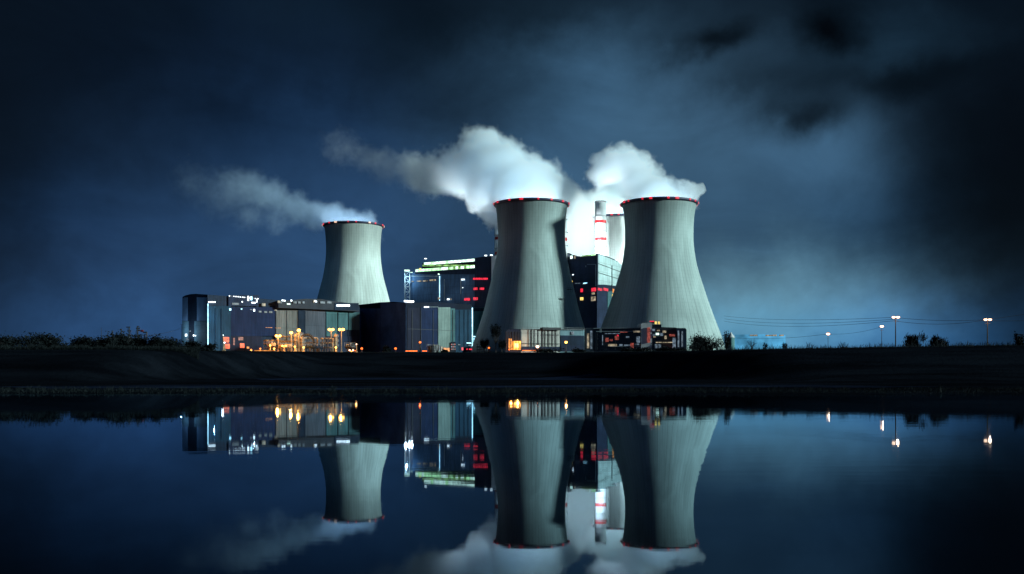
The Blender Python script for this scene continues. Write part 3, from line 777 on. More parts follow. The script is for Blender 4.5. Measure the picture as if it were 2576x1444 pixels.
# open lattice stair tower at its corner, lit from its foot
a = px(1018, 760, 836); b2 = px(1030, 760, 836); zt = px(1018, 683, 836).z
mb = MB()
zb = ground(a.x, 836)
for xx in (a.x, b2.x):
    for yy in (836, 840): mb.box((xx, yy, (zb + zt) / 2), (.35, .35, zt - zb))
nl = 16
for i in range(nl + 1):
    z = zb + (zt - zb) * i / nl; mb.box(((a.x + b2.x) / 2, 836, z), (b2.x - a.x, .25, .3)); mb.box(((a.x + b2.x) / 2, 840, z), (b2.x - a.x, .25, .3))
    if i < nl:
        z1 = zb + (zt - zb) * (i + 1) / nl
        mb.tube((a.x if i % 2 else b2.x, 836, z), (b2.x if i % 2 else a.x, 836, z1), .15, n=5)
ls = mb.build('lattice_stair', M['frame'], boil)
MB().box(((a.x + b2.x) / 2, 836, zt + .8), (4.4, 2, 1.3)).build('lamp_head', M['e_pale'], ls)
point(ls, ((a.x + b2.x) / 2, 832, zt - 6), 6000, (.5, .8, 1))
def floodlight(x, y, d, label, w_=3, power=60000, aim=None, col=(.85, .95, 1), spread=70, mat='e_white'):
    q = px(x, y, d); root = empty('floodlight', (q.x, q.y, q.z - 1.4), label, 'floodlight', 'floodlights on the plant roofs')
    MB().box((q.x, q.y, q.z - .9), (w_ * .8, .5, .9)).tube((q.x, q.y + .2, q.z - 1.6), (q.x, q.y + .2, q.z), .15).build('bracket', M['dark'], root)
    MB().box((q.x, q.y, q.z), (w_, .9, 1.2)).build('housing', M['dark'], root)
    MB().box((q.x, q.y - .5, q.z), (w_ * .92, .15, 1.0)).build('lens', M[mat], root)
    if aim is None: point(root, (q.x, q.y - 2.5, q.z + .5), power, col)
    else:
        l = bpy.data.lights.new('flood_beam', 'SPOT'); l.energy = power; l.color = col; l.spot_size = R(spread); l.spot_blend = .7; l.shadow_soft_size = 1.0
        o = bpy.data.objects.new('flood_beam', l); C.objects.link(o); o.parent = root
        o.location = (0, 0, 3.2); o.rotation_euler = (Vector(aim) - Vector((q.x, q.y, q.z + 1.6))).to_track_quat('-Z', 'Y').to_euler()
    return root
for i, x in enumerate((1021, 1030, 1037)):
    floodlight(x, 757.5 + i * .6, 780 , ('bright floodlight at the foot of the lattice stair', 'middle floodlight of the row at the lattice stair foot', 'last floodlight of the row at the lattice stair foot')[i], 3.0, 9000)

# ------------------------------------------------------------------ second boiler house between the towers
p = px(1502, 884, 830)
bh = empty('boiler_house', (p.x, p.y, ground(p.x, p.y)), 'boiler house between the two big towers with a pale teal side wall', 'industrial building')
DLF = Face((1405, 862), (1502, 826)); DRF = Face((1502, 826), (1600, 905))
mb = MB(); block(mb, [(1429, 636, DLF.at(1429).y), (1452, 644, DLF.at(1452).y), (1462, 645, DLF.at(1462).y), (1502, 636.5, 826), (1520, 642, DRF.at(1520).y), (1545, 652, DRF.at(1545).y), (1600, 690, 905)], (-10, 28)); mb.build('wall', M['navy'], bh)
mb = MB(); DRF.rect(mb, 1503, 1598, 640, 717, .35, .5, True); 
pn = MB()
tp = [DRF.pt(1503.5, 639.5, .5), DRF.pt(1520, 645, .5), DRF.pt(1545, 655, .5), DRF.pt(1590, 680, .5)]; bt = [DRF.pt(1503.5, 716, .5), DRF.pt(1520, 716, .5), DRF.pt(1545, 719, .5), DRF.pt(1590, 724, .5)]
nn = Vector((DRF.n.x, DRF.n.y, 0)) * .5
mb.bm.free()
outl = tp + bt[::-1]
pn.prism(outl, [v - nn for v in outl]); pn.build('side_panel', M['paleteal'], bh)
panel(DRF, bh, M['slate'], 1503, 1590, 718, 731, .4)
panel(DRF, bh, M['teal'], 1527.5, 1546, 733, 886, .45)
for k, (ya, yb) in enumerate(((663, 690), (686, 708))):
    mb = MB()
    a_ = DRF.pt(1503.5, ya, .7); b_ = DRF.pt(1575, yb, .7); mb.tube(a_, b_, .22, n=6); mb.build('seam', M['dark'], bh)
mb = MB(); DRF.rect(mb, 1537, 1538.2, 668, 728, .9, .5); mb.build('downpipe', M['dark'], bh)
for x0, x1, y0, y1, m_, f_ in ((1430, 1434, 640, 646, 'e_dim', DLF), (1436, 1441, 643, 651, 'e_pale', DLF), (1446, 1449, 643, 651, 'e_dimwarm', DLF), (1466, 1486, 641.5, 644.5, 'e_lime', DLF), (1488, 1499, 639, 642.5, 'e_green', DLF),
                            (1441, 1444, 690, 692, 'e_white', DLF), (1433.5, 1441, 706.5, 709.5, 'e_yellow', DLF), (1469, 1478, 711.5, 713, 'e_strip', DLF), (1448, 1460, 712, 713.5, 'e_dim', DLF), (1467, 1474, 713.5, 716, 'e_dim', DLF),
                            (1462, 1467, 726, 735, 'e_red', DLF), (1489, 1500, 724, 733, 'e_red', DLF), (1503, 1513, 725, 731, 'e_red', DRF), (1517, 1528, 725, 731.5, 'e_red', DRF),
                            (1461, 1468, 748, 755.5, 'e_yellow', DLF), (1490, 1497, 736, 741, 'e_dimwarm', DLF), (1488.5, 1499, 746, 757, 'e_dimwarm', DLF),
                            (1540, 1545, 727, 737, 'e_amberwin', DRF), (1538.5, 1541, 740, 750, 'e_yellow', DRF)):
    mb = MB(); f_.rect(mb, x0, x1, y0, y1, .75, .5); mb.build('window', M[m_], bh)
mb = MB(); DLF.rect(mb, 1478, 1500, 664.6, 665.4, .6, .4, True); DLF.rect(mb, 1499.2, 1500, 665, 720, .6, .4, True); DLF.rect(mb, 1474, 1475, 668, 672, .6, .4, True); mb.build('pipe', M['frame'], bh)
mb = MB(); DLF.rect(mb, 1429, 1501, 697, 698, .5, .4, True); DLF.rect(mb, 1429, 1501, 736, 737.4, .5, .4, True); DLF.rect(mb, 1429, 1501, 774, 775, .5, .4, True); mb.build('ledge', M['slate'], bh)

# ------------------------------------------------------------------ low glazed building before the large tower
p = px(1600, 880, 640)
low = empty('office_building', (p.x, p.y, ground(p.x, p.y)), 'low glazed building with a letter B and a white tower, before the large tower', 'office building')
EF = Face((1475, 652), (1727, 640))
def ed(x): return EF.at(x).y
mb = MB(); block(mb, [(1495, 826, ed(1495)), (1612, 824, ed(1612))], (0, 22)); mb.build('wall', M['glassdark'], low)
mb = MB(); block(mb, [(1475, 825, ed(1475)), (1493.5, 825, ed(1493.5))], (0, 14)); mb.build('stair_bay', M['mauve'], low)
mb = MB(); block(mb, [(1613, 815, ed(1613) - 2), (1615, 812.8, ed(1615) - 2), (1640, 812.5, ed(1640) - 2)], (0, 20)); mb.build('white_tower', M['white'], low)
mb = MB(); block(mb, [(1640.4, 816, ed(1640) - 1), (1664, 816, ed(1664) - 1)], (0, 18)); mb.build('glazed_tower', M['glassdark'], low)
mb = MB(); block(mb, [(1664.4, 823, ed(1664)), (1701, 824, ed(1701))], (0, 20)); mb.build('dark_wing', M['roof'], low)
mb = MB(); block(mb, [(1701.5, 825, ed(1702) - 1), (1724, 825.5, ed(1724) - 1), (1727, 829, ed(1727) - 1)], (0, 18)); mb.build('end_bay', M['slate'], low)
mb = MB(); EF.rect(mb, 1493, 1614, 825, 826, 1.0, 2.5); mb.build('roof_edge', M['frame'], low)
mb = MB(); EF.rect(mb, 1534, 1612, 871, 872, .8, .6); EF.rect(mb, 1500, 1612, 833, 834, .7, .5); mb.build('balcony_rail', M['frame'], low)
for x in (1502, 1520, 1524, 1548, 1572, 1588, 1600): 
    mb = MB(); EF.rect(mb, x, x + .6, 834, 880, .6, .4); mb.build('mullion', M['dark'], low)
for x0, x1, y0, y1, m_ in ((1477, 1482, 839, 876, 'e_dimwarm'), (1485, 1490, 832, 878, 'e_dim'), (1515, 1517, 843, 868, 'e_dim'), (1523, 1531, 850, 860, 'e_dimred'), (1534, 1541, 853, 858, 'e_dimred'), (1547, 1557, 845, 855, 'e_dimred'), (1552, 1556, 842, 846, 'e_red'),
                           (1530, 1552, 865.5, 871, 'e_dimwarm'), (1558, 1566, 866, 870, 'e_dim'), (1570, 1585, 867, 870, 'e_dim'), (1586, 1594, 863, 876, 'e_dimred'), (1597, 1608, 864, 868, 'e_dim'), (1522, 1560, 838, 840, 'e_dim'), (1560, 1580, 834.5, 836.5, 'e_dimred'), (1594, 1610, 832, 836, 'e_dimwarm'),
                           (1600, 1610, 846, 862, 'e_dim'), (1575, 1583, 846, 850, 'e_dim')):
    mb = MB(); EF.rect(mb, x0, x1, y0, y1, .55, .4); mb.build('window', M[m_], low)
for x0, x1, y0, y1, m_ in ((1629, 1636, 824, 862, 'e_dimred'), (1641, 1648, 828, 833, 'e_dim'), (1650, 1658, 838, 843, 'e_pale'), (1642, 1649, 840, 845, 'e_dim'), (1644, 1650, 846, 849, 'e_dimwarm'), (1653, 1660, 830, 833, 'e_dimwarm'), (1660, 1668, 838, 845, 'e_dim'),
                           (1667, 1676, 832, 837, 'e_dimwarm'), (1672, 1677, 845, 853, 'e_dimwarm'), (1650, 1692, 860.5, 862.5, 'e_dimwarm'), (1648, 1654, 866, 876, 'e_dim'), (1657, 1663, 866, 876, 'e_dim'), (1692, 1700, 850, 878, 'e_dim'), (1684, 1698, 841, 846, 'e_dimred'),
                           (1705, 1709, 832, 874, 'e_dim'), (1714, 1718, 834, 872, 'e_dim')):
    mb = MB(); EF.rect(mb, x0, x1, y0, y1, 2.55, .4 if x1 < 1641 else 2.6); mb.build('window', M[m_], low)
for y in (826, 836, 847, 858, 868):
    mb = MB(); EF.rect(mb, 1641, 1664, y - .4, y + .4, 1.4, .5); mb.build('floor_edge', M['steel'], low)
mb = MB(); EF.rect(mb, 1636, 1648, 808, 813, -3, 3); mb.build('plant_room', M['dark'], low)
mb = MB(); EF.rect(mb, 1634, 1645, 806.6, 809, -2.6, .6); mb.build('roof_light', M['e_red'], low)
for x in (1647, 1655):
    mb = MB(); EF.rect(mb, x, x + 5, 808.5, 815, -1, 1.6); mb.build('roof_light', M['e_yellow'], low)
# the letter B
tx = bpy.data.curves.new('sign_letter', 'FONT'); tx.body = 'B'; tx.size = 3.1; tx.extrude = .12; tx.align_x = 'LEFT'
tmp = bpy.data.objects.new('sign_letter_curve', tx); C.objects.link(tmp)
bpy.context.view_layer.update()
lm = bpy.data.meshes.new_from_object(tmp.evaluated_get(bpy.context.evaluated_depsgraph_get())); bpy.data.objects.remove(tmp)
lm.materials.clear(); lm.materials.append(M['frame'])
to = bpy.data.objects.new('sign_letter', lm); C.objects.link(to)
q = EF.pt(1508.5, 836, 1.3); to.location = q - Vector(low.location); to.rotation_euler = (R(90), 0, EF.rz); to.parent = low

# ------------------------------------------------------------------ glass annex at the foot of the shadowed tower
p = px(1390, 880, 642)
fa = empty('pump_house', (p.x, p.y, ground(p.x, p.y)), 'low pale annex with a glowing entrance against the shadowed tower', 'industrial building')
FF = Face((1275, 622), (1475, 641))
def fd(x): return FF.at(x).y
mb = MB(); block(mb, [(1311, 829, fd(1311)), (1408, 828, fd(1408))], (0, 14)); mb.build('wall', M['palewall'], fa)
mb = MB(); block(mb, [(1409, 829, fd(1409)), (1470, 829, fd(1470))], (0, 14)); mb.build('wing', M['wingwall'], fa)
mb = MB(); block(mb, [(1271, 835, fd(1271)), (1278, 829, fd(1278)), (1284, 827, fd(1284)), (1310, 828, fd(1310))], (0, 12)); ent = mb.build('entrance', M['plum'], fa)
for x0, x1, y0, y1, m_ in ((1279, 1287, 852, 880, 'e_amberwin'), (1289, 1309, 858, 880, 'e_glow'), (1294, 1303, 864, 874, 'e_amber')):
    mb = MB(); FF.rect(mb, x0, x1, y0, y1, .5 + (y0 - 850) * .02, .3); mb.build('door_pane', M[m_], ent)
for x in (1272, 1277, 1283, 1290, 1297, 1304, 1309.5):
    mb = MB(); FF.rect(mb, x, x + .7, 834, 881, 1.0, .4); mb.build('column', M['dark'], ent)
mb = MB(); FF.rect(mb, 1362, 1408, 824, 830, 2.2, 4.5); mb.build('canopy', M['dark'], fa)
mb = MB(); FF.rect(mb, 1311, 1470, 824.0, 824.8, 1, .5); FF.rect(mb, 1311, 1470, 828, 829, 1.2, 1); mb.build('roof_edge', M['steel'], fa)
for x in (1330, 1337, 1345, 1354, 1364, 1371, 1380, 1390, 1398):
    mb = MB(); FF.rect(mb, x, x + (.5, .5, 1.0)[int(x) % 3], 828, 881, .7, .5); mb.build('mullion', M['dark'], fa)
mb = MB(); FF.rect(mb, 1311, 1408, 864, 865.2, .9, .6); FF.rect(mb, 1362, 1408, 842, 843, .8, .5); mb.build('rail', M['dark'], fa)
panel(FF, fa, M['navy'], 1312, 1407, 872, 883, .6, slant=False)
panel(FF, fa, M['slate'], 1410, 1469, 844, 868, .4, slant=False); panel(FF, fa, M['navy'], 1410, 1469, 868.3, 884, .5, slant=False)
mb = MB(); FF.rect(mb, 1436, 1443, 834, 842, .6, .4); mb.build('window', M['e_dim'], fa)
mb = MB(); FF.rect(mb, 1313, 1370, 881.2, 882.6, 1.1, .5); mb.build('strip_light', M['e_orange'], fa)
q = FF.pt(1297, 868, 4); point(ent, q, 2600, (1, .42, .08)); q = FF.pt(1280, 868, 4); point(ent, q, 1200, (1, .25, .05))
lamp_mast(1424, 861, 605, 1, 'orange lamp before the teal wing of the low annex', 'small orange yard lamps', 3000, 'e_amber', .8, (1, .4, .15), 'dark')
lamp_mast(1352, 872, 605, 1, 'low orange lamp before the pale wall of the low annex', 'small orange yard lamps', 3000, 'e_lamp', 1.0, (1, .2, .1), 'dark')
for x, y, s_, lb in ((910, 877, .8, 'red lamp at the outer corner of the dark block'), (995, 877, .8, 'red lamp before the middle of the black wall'), (1057, 861, .75, 'red lamp on a thin pole before the plum panel'),
                     (1230, 875, .6, 'red lamp at the blue wall beside the shadowed tower'), (1281, 879.5, .5, 'little red lamp at the foot of the glowing entrance'), (1692, 880, .5, 'red lamp under the end bay of the low glazed building'), (893, 882, .45, 'faint red lamp near the hall and block corner')):
    lamp_mast(x, y, 605 if 1250 < x < 1300 else 640, 1, lb, 'small red yard lamps', 900, 'e_orange', s_, REDL, 'dark')
# low barriers glowing red along the road
for x0, x1, y, lb in ((1020, 1050, 883, 'red lit barrier below the plum panel'), (1062, 1074, 883, 'short red lit barrier beside the round tank'), (640, 690, 882, 'amber lit kerb barrier below the tank yard')):
    dd = 575 if x0 < 900 else 645; a = px(x0, y, dd); b2 = px(x1, y, dd); root = empty('barrier', (a.x, a.y, ground(a.x, a.y)), lb, 'barrier', 'lit barriers along the service road')
    MB().box((a + b2) / 2, ((b2 - a).length, .4, .45)).build('rail', M['e_orange' if x0 > 1000 else 'e_amberwin'], root)
    mb = MB()
    for i in range(5): q = a.lerp(b2, i / 4); mb.box((q.x, q.y + .3, (ground(q.x, q.y) + q.z) / 2), (.3, .3, q.z - ground(q.x, q.y) + .6))
    mb.build('post', M['dark'], root)
column(1089, 869, 636, 3.0, 'squat round dark tank in front of the indigo wall', M['dark'], 'tank')

# ------------------------------------------------------------------ far right: lit store, silo, poles, wires
p = px(1900, 880, 560)
st = empty('warehouse', (p.x, p.y, ground(p.x, p.y)), 'faint warehouse with blue glowing walls on the horizon beside the large tower', 'warehouse')
SF = Face((1846, 565), (1976, 555))
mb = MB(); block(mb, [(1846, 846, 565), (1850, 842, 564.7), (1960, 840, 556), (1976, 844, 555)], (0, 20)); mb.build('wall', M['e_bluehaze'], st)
for x0, x1 in ((1886, 1906), (1926, 1954), (1960, 1972)):
    mb = MB(); SF.rect(mb, x0, x1, 842, 845.5, .5, .3); mb.build('window', M['e_dimwarm'], st)
c = px(1839, 880, 470); zb = ground(c.x, c.y); root = empty('silo', (c.x, c.y, zb), 'narrow pale blue silo with a pointed top beside the large tower foot', 'silo')
MB().lathe((c.x, c.y, zb), [(1.7, -1), (1.7, 6.0)], 24).build('silo_wall', M['cyan'], root, True)
MB().lathe((c.x, c.y, zb), [(1.8, 6.0), (1.0, 7.2), (.05, 8.6)], 24).build('roof_cone', M['white'], root, True)

def wire(a, b_, sag, r=.05):
    return [Vector(a).lerp(Vector(b_), i / 14) - Vector((0, 0, sag * 4 * (i / 14) * (1 - i / 14))) for i in range(15)]
poles = {}
def street_pole(x, y, d, label, rad, heads=2, hs=.42):
    t_ = px(x, y, d); zb = ground(t_.x, d); root = empty('lamp_post', (t_.x, d, zb), label, 'lamp post', 'lamp posts along the bank')
    MB().tube((t_.x, d, zb - .5), (t_.x, d, t_.z - .2), rad, rad * .7, 8).build('pole', M['wood'], root)
    mb = MB(); mb.box((t_.x, d, t_.z - .25), (1.9 * hs / .42, .12, .12)); mb.box((t_.x, d, t_.z - 1.0 * hs / .42), (1.4, .1, .1)); mb.build('crossarm', M['wood'], root)
    for i in range(heads):
        q = Vector((t_.x + (i - (heads - 1) / 2) * 1.15 * hs / .42, d - .2, t_.z))
        MB().ball(q, hs, (1.15, .9, .7)).build('lamp_head', M['e_lamp'], root, True)
        MB().tube(q + Vector((0, 0, hs * .5)), q + Vector((0, 0, hs * .9)), hs * 1.2, hs * .4, 12).build('lamp_shade', M['dark'], root)
    point(root, (t_.x, d - 1.4, t_.z - .3), 350, (1, .6, .4), .2)
    return t_
pA = street_pole(2253, 798, 262, 'twin lamp post next to the spiky shrubs, the tallest of them', .17)
pB = street_pole(2484, 804, 262, 'twin lamp post at the far end past the spiky shrubs', .17)
pC = street_pole(2218, 821, 380, 'thin lamp post just beside the tallest twin lamp post', .12, 1, .62)
pD = street_pole(2083, 840, 470, 'smallest lamp post, alone between the warehouse and the thin post', .12, 1, .8)
far = px(1700, 806, 800); off_r = px(2760, 762, 262)
for a_, b_, sg, lb, zo in ((pA, px(1822, 795, 480), 1.2, 'upper wire from the tallest lamp post towards the large tower', 0), (pA, px(1822, 802, 480), 1.6, 'second wire from the tallest lamp post towards the large tower', -.5),
                       (pA, px(1822, 808, 480), 2.0, 'lowest wire from the tallest lamp post towards the large tower', -.9),
                       (pA, pB, .5, 'upper wire between the two twin lamp posts', -.1), (pA, pB, 1.0, 'lower wire between the two twin lamp posts', -1.0), (pB, off_r, .1, 'wire rising out of frame from the end lamp post', 0),
                       (pB, px(2700, 800, 262), .3, 'level wire out of frame from the end lamp post', -.3), (pC, pD, 1.0, 'wire between the thin and the smallest lamp post', -.2), (pD, px(1822, 848, 560), 1.5, 'wire from the smallest lamp post to the warehouse', 0)):
    mb = MB(); mb.path(wire(a_ + Vector((0, 0, zo)), b_, sg), .045 if a_ is not pD else .06, 4)
    tag(mb.build('overhead_wire', M['dark'], None), lb, 'wire', 'overhead wires along the bank')

# corner mast of the hall with its wire
t_ = px(457, 816, 640); mb = MB(); zb = ground(t_.x, 640); mb.tube((t_.x, 640, zb - .5), t_, .2, .14, 8); mb.box((t_.x, 640, t_.z - .1), (2.0, .15, .15))
tag(mb.build('utility_pole', M['wood'], None), 'thin bare pole at the windowless corner of the long hall', 'utility pole')
mb = MB(); mb.path(wire(px(457, 825, 640), px(310, 842, 500), 2.0), .08, 4)
tag(mb.build('overhead_wire', M['dark'], None), 'slack wire from the bare pole to the masts in the scrub', 'wire', 'overhead wires along the bank')
# masts and frames standing in the scrub
for i, (x, y, d, kind) in enumerate(((409, 822, 460, 0), (434, 834, 460, 0), (453, 833, 460, 1), (489, 828, 470, 1), (518, 829, 470, 2), (526, 822, 470, 1), (554, 821, 470, 3), (598, 834, 480, 2))):
    x = x * .627 if False else x
xsil = ((255, 824, 0), (271, 833, 0), (283, 833, 1), (305, 829, 1), (325, 823, 2), (346, 821, 3), (365, 836, 2))
slab = ('thinnest needle mast in the scrub', 'short needle mast in the scrub beside the thinnest one', 'mast with a square top frame in the scrub', 'stout box headed mast in the middle of the scrub', 'mast with a leafy looking cluster of antennas', 'tallest mast in the scrub with a red disc', 'last leaning mast before the bare pole')
for (x, y, kd), lb in zip(xsil, slab):
    d = 420; t_ = px(x, y, d); zb = ground(t_.x, d); mb = MB()
    root = empty('mast', (t_.x, d, zb), lb, 'mast', 'masts standing in the scrub')
    mb.tube((t_.x, d, zb - .5), (t_.x + (.8 if x == 365 else 0), d, t_.z), .3 if kd else .22, .06 if kd == 0 else .22, 7); mb.build('pole', M['dark'], root)
    if kd:
        mb = MB()
        for j in range(3 + kd): mb.box((t_.x + random.uniform(-.4, .4), d, t_.z - j * .8), (random.uniform(.7, 1.7), .3, random.uniform(.25, .6)))
        mb.build('equipment', M['dark'], root)
    if kd == 3: MB().ball((t_.x + 1.9, d, t_.z - 1.9), .7, (1.2, .3, .7)).tube((t_.x, d, t_.z - 1.9), (t_.x + 1.5, d, t_.z - 1.9), .1).build('disc', paint('dull red', (.10, .012, .02)), root, True)
lamp_mast(316, 864, 300, 1, 'tiny red lamp low in the scrub', 'small red yard lamps', 0, 'e_beacon', .22, REDL, 'dark')

# ------------------------------------------------------------------ plants
def foliage(mb, c, rx, ry, rz, n, leaf, seed, spiky=0.0):
    rnd = random.Random(seed); lob = [(Vector((rnd.uniform(-.6, .6) * rx, rnd.uniform(-.6, .6) * ry, rnd.uniform(.15, .75) * rz)), rnd.uniform(.3, .55)) for _ in range(9)]
    for i in range(n):
        lc, lr = rnd.choice(lob); v = Vector((rnd.gauss(0, .5), rnd.gauss(0, .5), rnd.gauss(0, .5)))
        q = lc + Vector((v.x * rx * lr, v.y * ry * lr, v.z * rz * lr * .9))
        if q.z < 0: q.z = rnd.uniform(0, .2) * rz
        q += Vector(c); s_ = leaf * rnd.uniform(.5, 1.4)
        a = Vector((rnd.uniform(-1, 1), rnd.uniform(-1, 1), rnd.uniform(-.6, 1) + spiky)).normalized() * s_; b_ = a.cross(Vector((rnd.uniform(-1, 1), rnd.uniform(-1, 1), rnd.uniform(-1, 1)))).normalized() * s_ * (.45 if not spiky else .14)
        mb.face([q - a * .6, q + b_, q + a, q - b_])
def bush(x, rowtop, d, wpx, label, name='bush', leaf=.32, n=900, seed=0, spiky=0.0, cat='bush', group=None, stems=7):
    c = px(x, 880, d); zb = ground(c.x, d) - .15; H = CH + (HZ - rowtop) / F * d - zb; rx = wpx / 2 / F * d
    root = empty(name, (c.x, d, zb), label, cat, group)
    mb = MB(); rnd = random.Random(seed + 50)
    for i in range(stems):
        a = (c.x + rnd.uniform(-.2, .2) * rx, d, zb); b_ = Vector((c.x + rnd.uniform(-.9, .9) * rx, d + rnd.uniform(-.5, .5) * rx, zb + H * rnd.uniform(.6, 1.05)))
        mid = Vector(a).lerp(b_, .5) + Vector((rnd.uniform(-.1, .1) * rx, 0, H * .08)); r_ = .035 * H / 3 + .02
        mb.tube(a, mid, r_ * 1.6, r_, 5); mb.tube(mid, b_, r_, r_ * .3, 5)
    mb.build('stem', M['bark'], root)
    mb = MB(); foliage(mb, (c.x, d, zb), rx, rx * .6, H, n, leaf, seed, spiky); mb.build('foliage', M['leaf'], root)
bush(1782, 846, 330, 98, 'big round dark bush at the foot of the large tower', leaf=.30, n=5200, seed=1, stems=16)
bush(1752, 862, 322, 50, 'low dark bush leaning against the big round bush', leaf=.30, n=1400, seed=2)
bush(1828, 838, 340, 24, 'upright dark bush beside the pointed silo', leaf=.32, n=900, seed=3)
bush(1890, 852, 300, 32, 'open twiggy bush in front of the lit warehouse', leaf=.2, n=420, seed=4, spiky=1.2)
bush(1925, 864, 280, 18, 'small clump bush in front of the lit warehouse', leaf=.2, n=350, seed=5)
bush(1975, 862, 280, 16, 'small clump bush at the warehouse corner', leaf=.2, n=350, seed=6)
bush(2300, 838, 256, 60, 'spiky shrub with the tallest point, near the tallest lamp post', 'spiky_shrub', .55, 1500, 7, 1.2, 'shrub', 'spiky shrubs on the bank')
bush(2365, 846, 256, 56, 'spiky shrub with the rounder outline, beside its taller neighbour', 'spiky_shrub', .55, 1300, 8, 1.0, 'shrub', 'spiky shrubs on the bank')
bush(2566, 838, 250, 34, 'ragged bush at the very end of the bank', leaf=.3, n=700, seed=9)
lbush = [(30, 853, 140, 'long even bush at the outer end of the scrub'), (130, 850, 110, 'second bush along the scrub with a slightly raised middle'), (205, 856, 50, 'small pointed bush in a dip of the scrub'), (250, 850, 70, 'bushy clump behind the needle masts'),
         (300, 846, 60, 'ragged bush under the square topped mast'), (335, 848, 60, 'dense bush under the leafy antenna mast'), (375, 852, 60, 'wide bush under the tallest mast'), (410, 862, 50, 'low bush between the masts and the bare pole'), (438, 850, 44, 'pointed bush beside the bare pole'),
         (480, 862, 44, 'bush against the windowless end of the hall'), (522, 872, 34, 'bush below the blue corner of the hall')]
for i, (x, y, wd, lb) in enumerate(lbush):
    bush(x, y - 4, 285 + (i % 3) * 6, wd * 1.35, lb, leaf=.36, n=int(2600 * wd / 60), seed=20 + i, group='bushes of the scrub')
for i, (x, y, wd, d, lb) in enumerate(((975, 872, 26, 600, 'round bush before the black wall of the block'), (1118, 880, 20, 600, 'tiny bush before the pale green panel'), (1600, 874, 90, 560, 'long low bush before the low glazed building'),
                                   (1690, 875, 80, 560, 'long low bush under the dark wing'), (1385, 876, 90, 600, 'low hedge like bush before the pale annex wall'), (1455, 878, 40, 600, 'low bush before the teal wing of the annex'))):
    bush(x, y, d, wd, lb, leaf=.6, n=1000, seed=60 + i, group='low bushes before the plant buildings')
# vase shaped tree before the shadowed tower
def tree(x, rowtop, d, wpx, label, seed, name='tree'):
    c = px(x, 880, d); zb = ground(c.x, d) - .2; H = CH + (HZ - rowtop) / F * d - zb; w_ = wpx / 2 / F * d; rnd = random.Random(seed)
    root = empty(name, (c.x, d, zb), label, 'tree')
    tr = MB(); cr = MB()
    base = Vector((c.x, d, zb)); fork = base + Vector((0, 0, H * .3)); tr.tube(base, fork, .30, .2, 8)
    tips = []
    for i in range(16):
        a = rnd.uniform(0, 2 * math.pi); k = rnd.uniform(.3, 1); tip = base + Vector((math.cos(a) * w_ * k, math.sin(a) * w_ * k, H * rnd.uniform(.7, 1.0)))
        mid = fork.lerp(tip, .5) + Vector((math.cos(a) * w_ * .15, 0, 0)); tr.tube(fork, mid, .13, .08, 5); tr.tube(mid, tip, .08, .03, 5); tips += [tip, mid.lerp(tip, .5)]
    for i in range(1800):
        t2 = rnd.choice(tips) + Vector((rnd.gauss(0, .5), rnd.gauss(0, .5), rnd.gauss(0, .8))); s_ = rnd.uniform(.2, .5)
        a = Vector((rnd.uniform(-1, 1), rnd.uniform(-1, 1), rnd.uniform(-1, 1))).normalized() * s_; b_ = a.cross(Vector((rnd.uniform(-1, 1), rnd.uniform(-1, 1), 1))).normalized() * s_ * .5
        cr.face([t2 - a, t2 + b_, t2 + a, t2 - b_])
    tr.build('trunk', M['bark'], root); cr.build('crown', M['leaf'], root)
tree(1247, 818, 602, 26, 'vase shaped dark tree in front of the shadowed tower', 3)
tree(1218, 857, 630, 26, 'low spreading dark tree at the edge of the shadowed tower', 4)
tree(1262, 860, 602, 18, 'small dark tree between the vase shaped tree and the glowing entrance', 5)

# reeds and grass along the crest and the shore
def blades(name, x0, x1, n, hmin, hmax, w_, dfun, label, cat, mat='reed'):
    bm = bmesh.new(); rnd = random.Random(name + label)
    for i in range(n):
        x = rnd.uniform(x0, x1); d = dfun(x, rnd); X = (x - 1288) / F * d; z = ground(X, d) - .05
        cl_ = .5 + .5 * noise.noise(Vector((x * .045, 3, 0))) + .25 * noise.noise(Vector((x * .3, 9, 0)))
        h = (hmin + (hmax - hmin) * rnd.random() ** 2) * max(.25, cl_); lean = rnd.gauss(.12, .22) * h; wv = w_ * rnd.uniform(.5, 1.3)
        a = bm.verts.new((X - wv, d, z)); b_ = bm.verts.new((X + wv, d, z)); c_ = bm.verts.new((X + lean * .45 + wv * .6, d + rnd.uniform(-.1, .1), z + h * .6)); e_ = bm.verts.new((X + lean, d, z + h))
        bm.faces.new((a, b_, c_)); bm.faces.new((a, c_, e_))
    o = addmesh(name, bm, M[mat], 'stuff', smoothsh=False); tag(o, label, cat)
cd_ = lambda x, r: crest((x - 1288) / F * 255) + r.uniform(-1, 6)
blades('reeds', 1800, 2640, 4200, .5, 2.9, .035, cd_, 'tall reeds along the bank top below the open sky', 'reeds')
blades('grass', 1795, 2640, 16000, .15, .8, .05, cd_, 'short grass along the bank top below the open sky', 'grass')
cd2 = lambda x, r: 268 + r.uniform(-6, 12)
blades('scrub_grass', -40, 500, 26000, .4, 3.0, .06, cd2, 'rough grass between the bushes of the scrub', 'grass', 'leaf')
cd3 = lambda x, r: 345 + r.uniform(-2, 200)
blades('grass', 480, 1830, 16000, .2, .9, .08, cd3, 'short grass on the ground before the plant', 'grass', 'leaf')
cd4 = lambda x, r: 118 + r.uniform(0, 26)
blades('shore_grass', -150, 2720, 30000, .1, .9, .022, cd4, 'sparse dark grass along the water edge', 'grass', 'leaf')

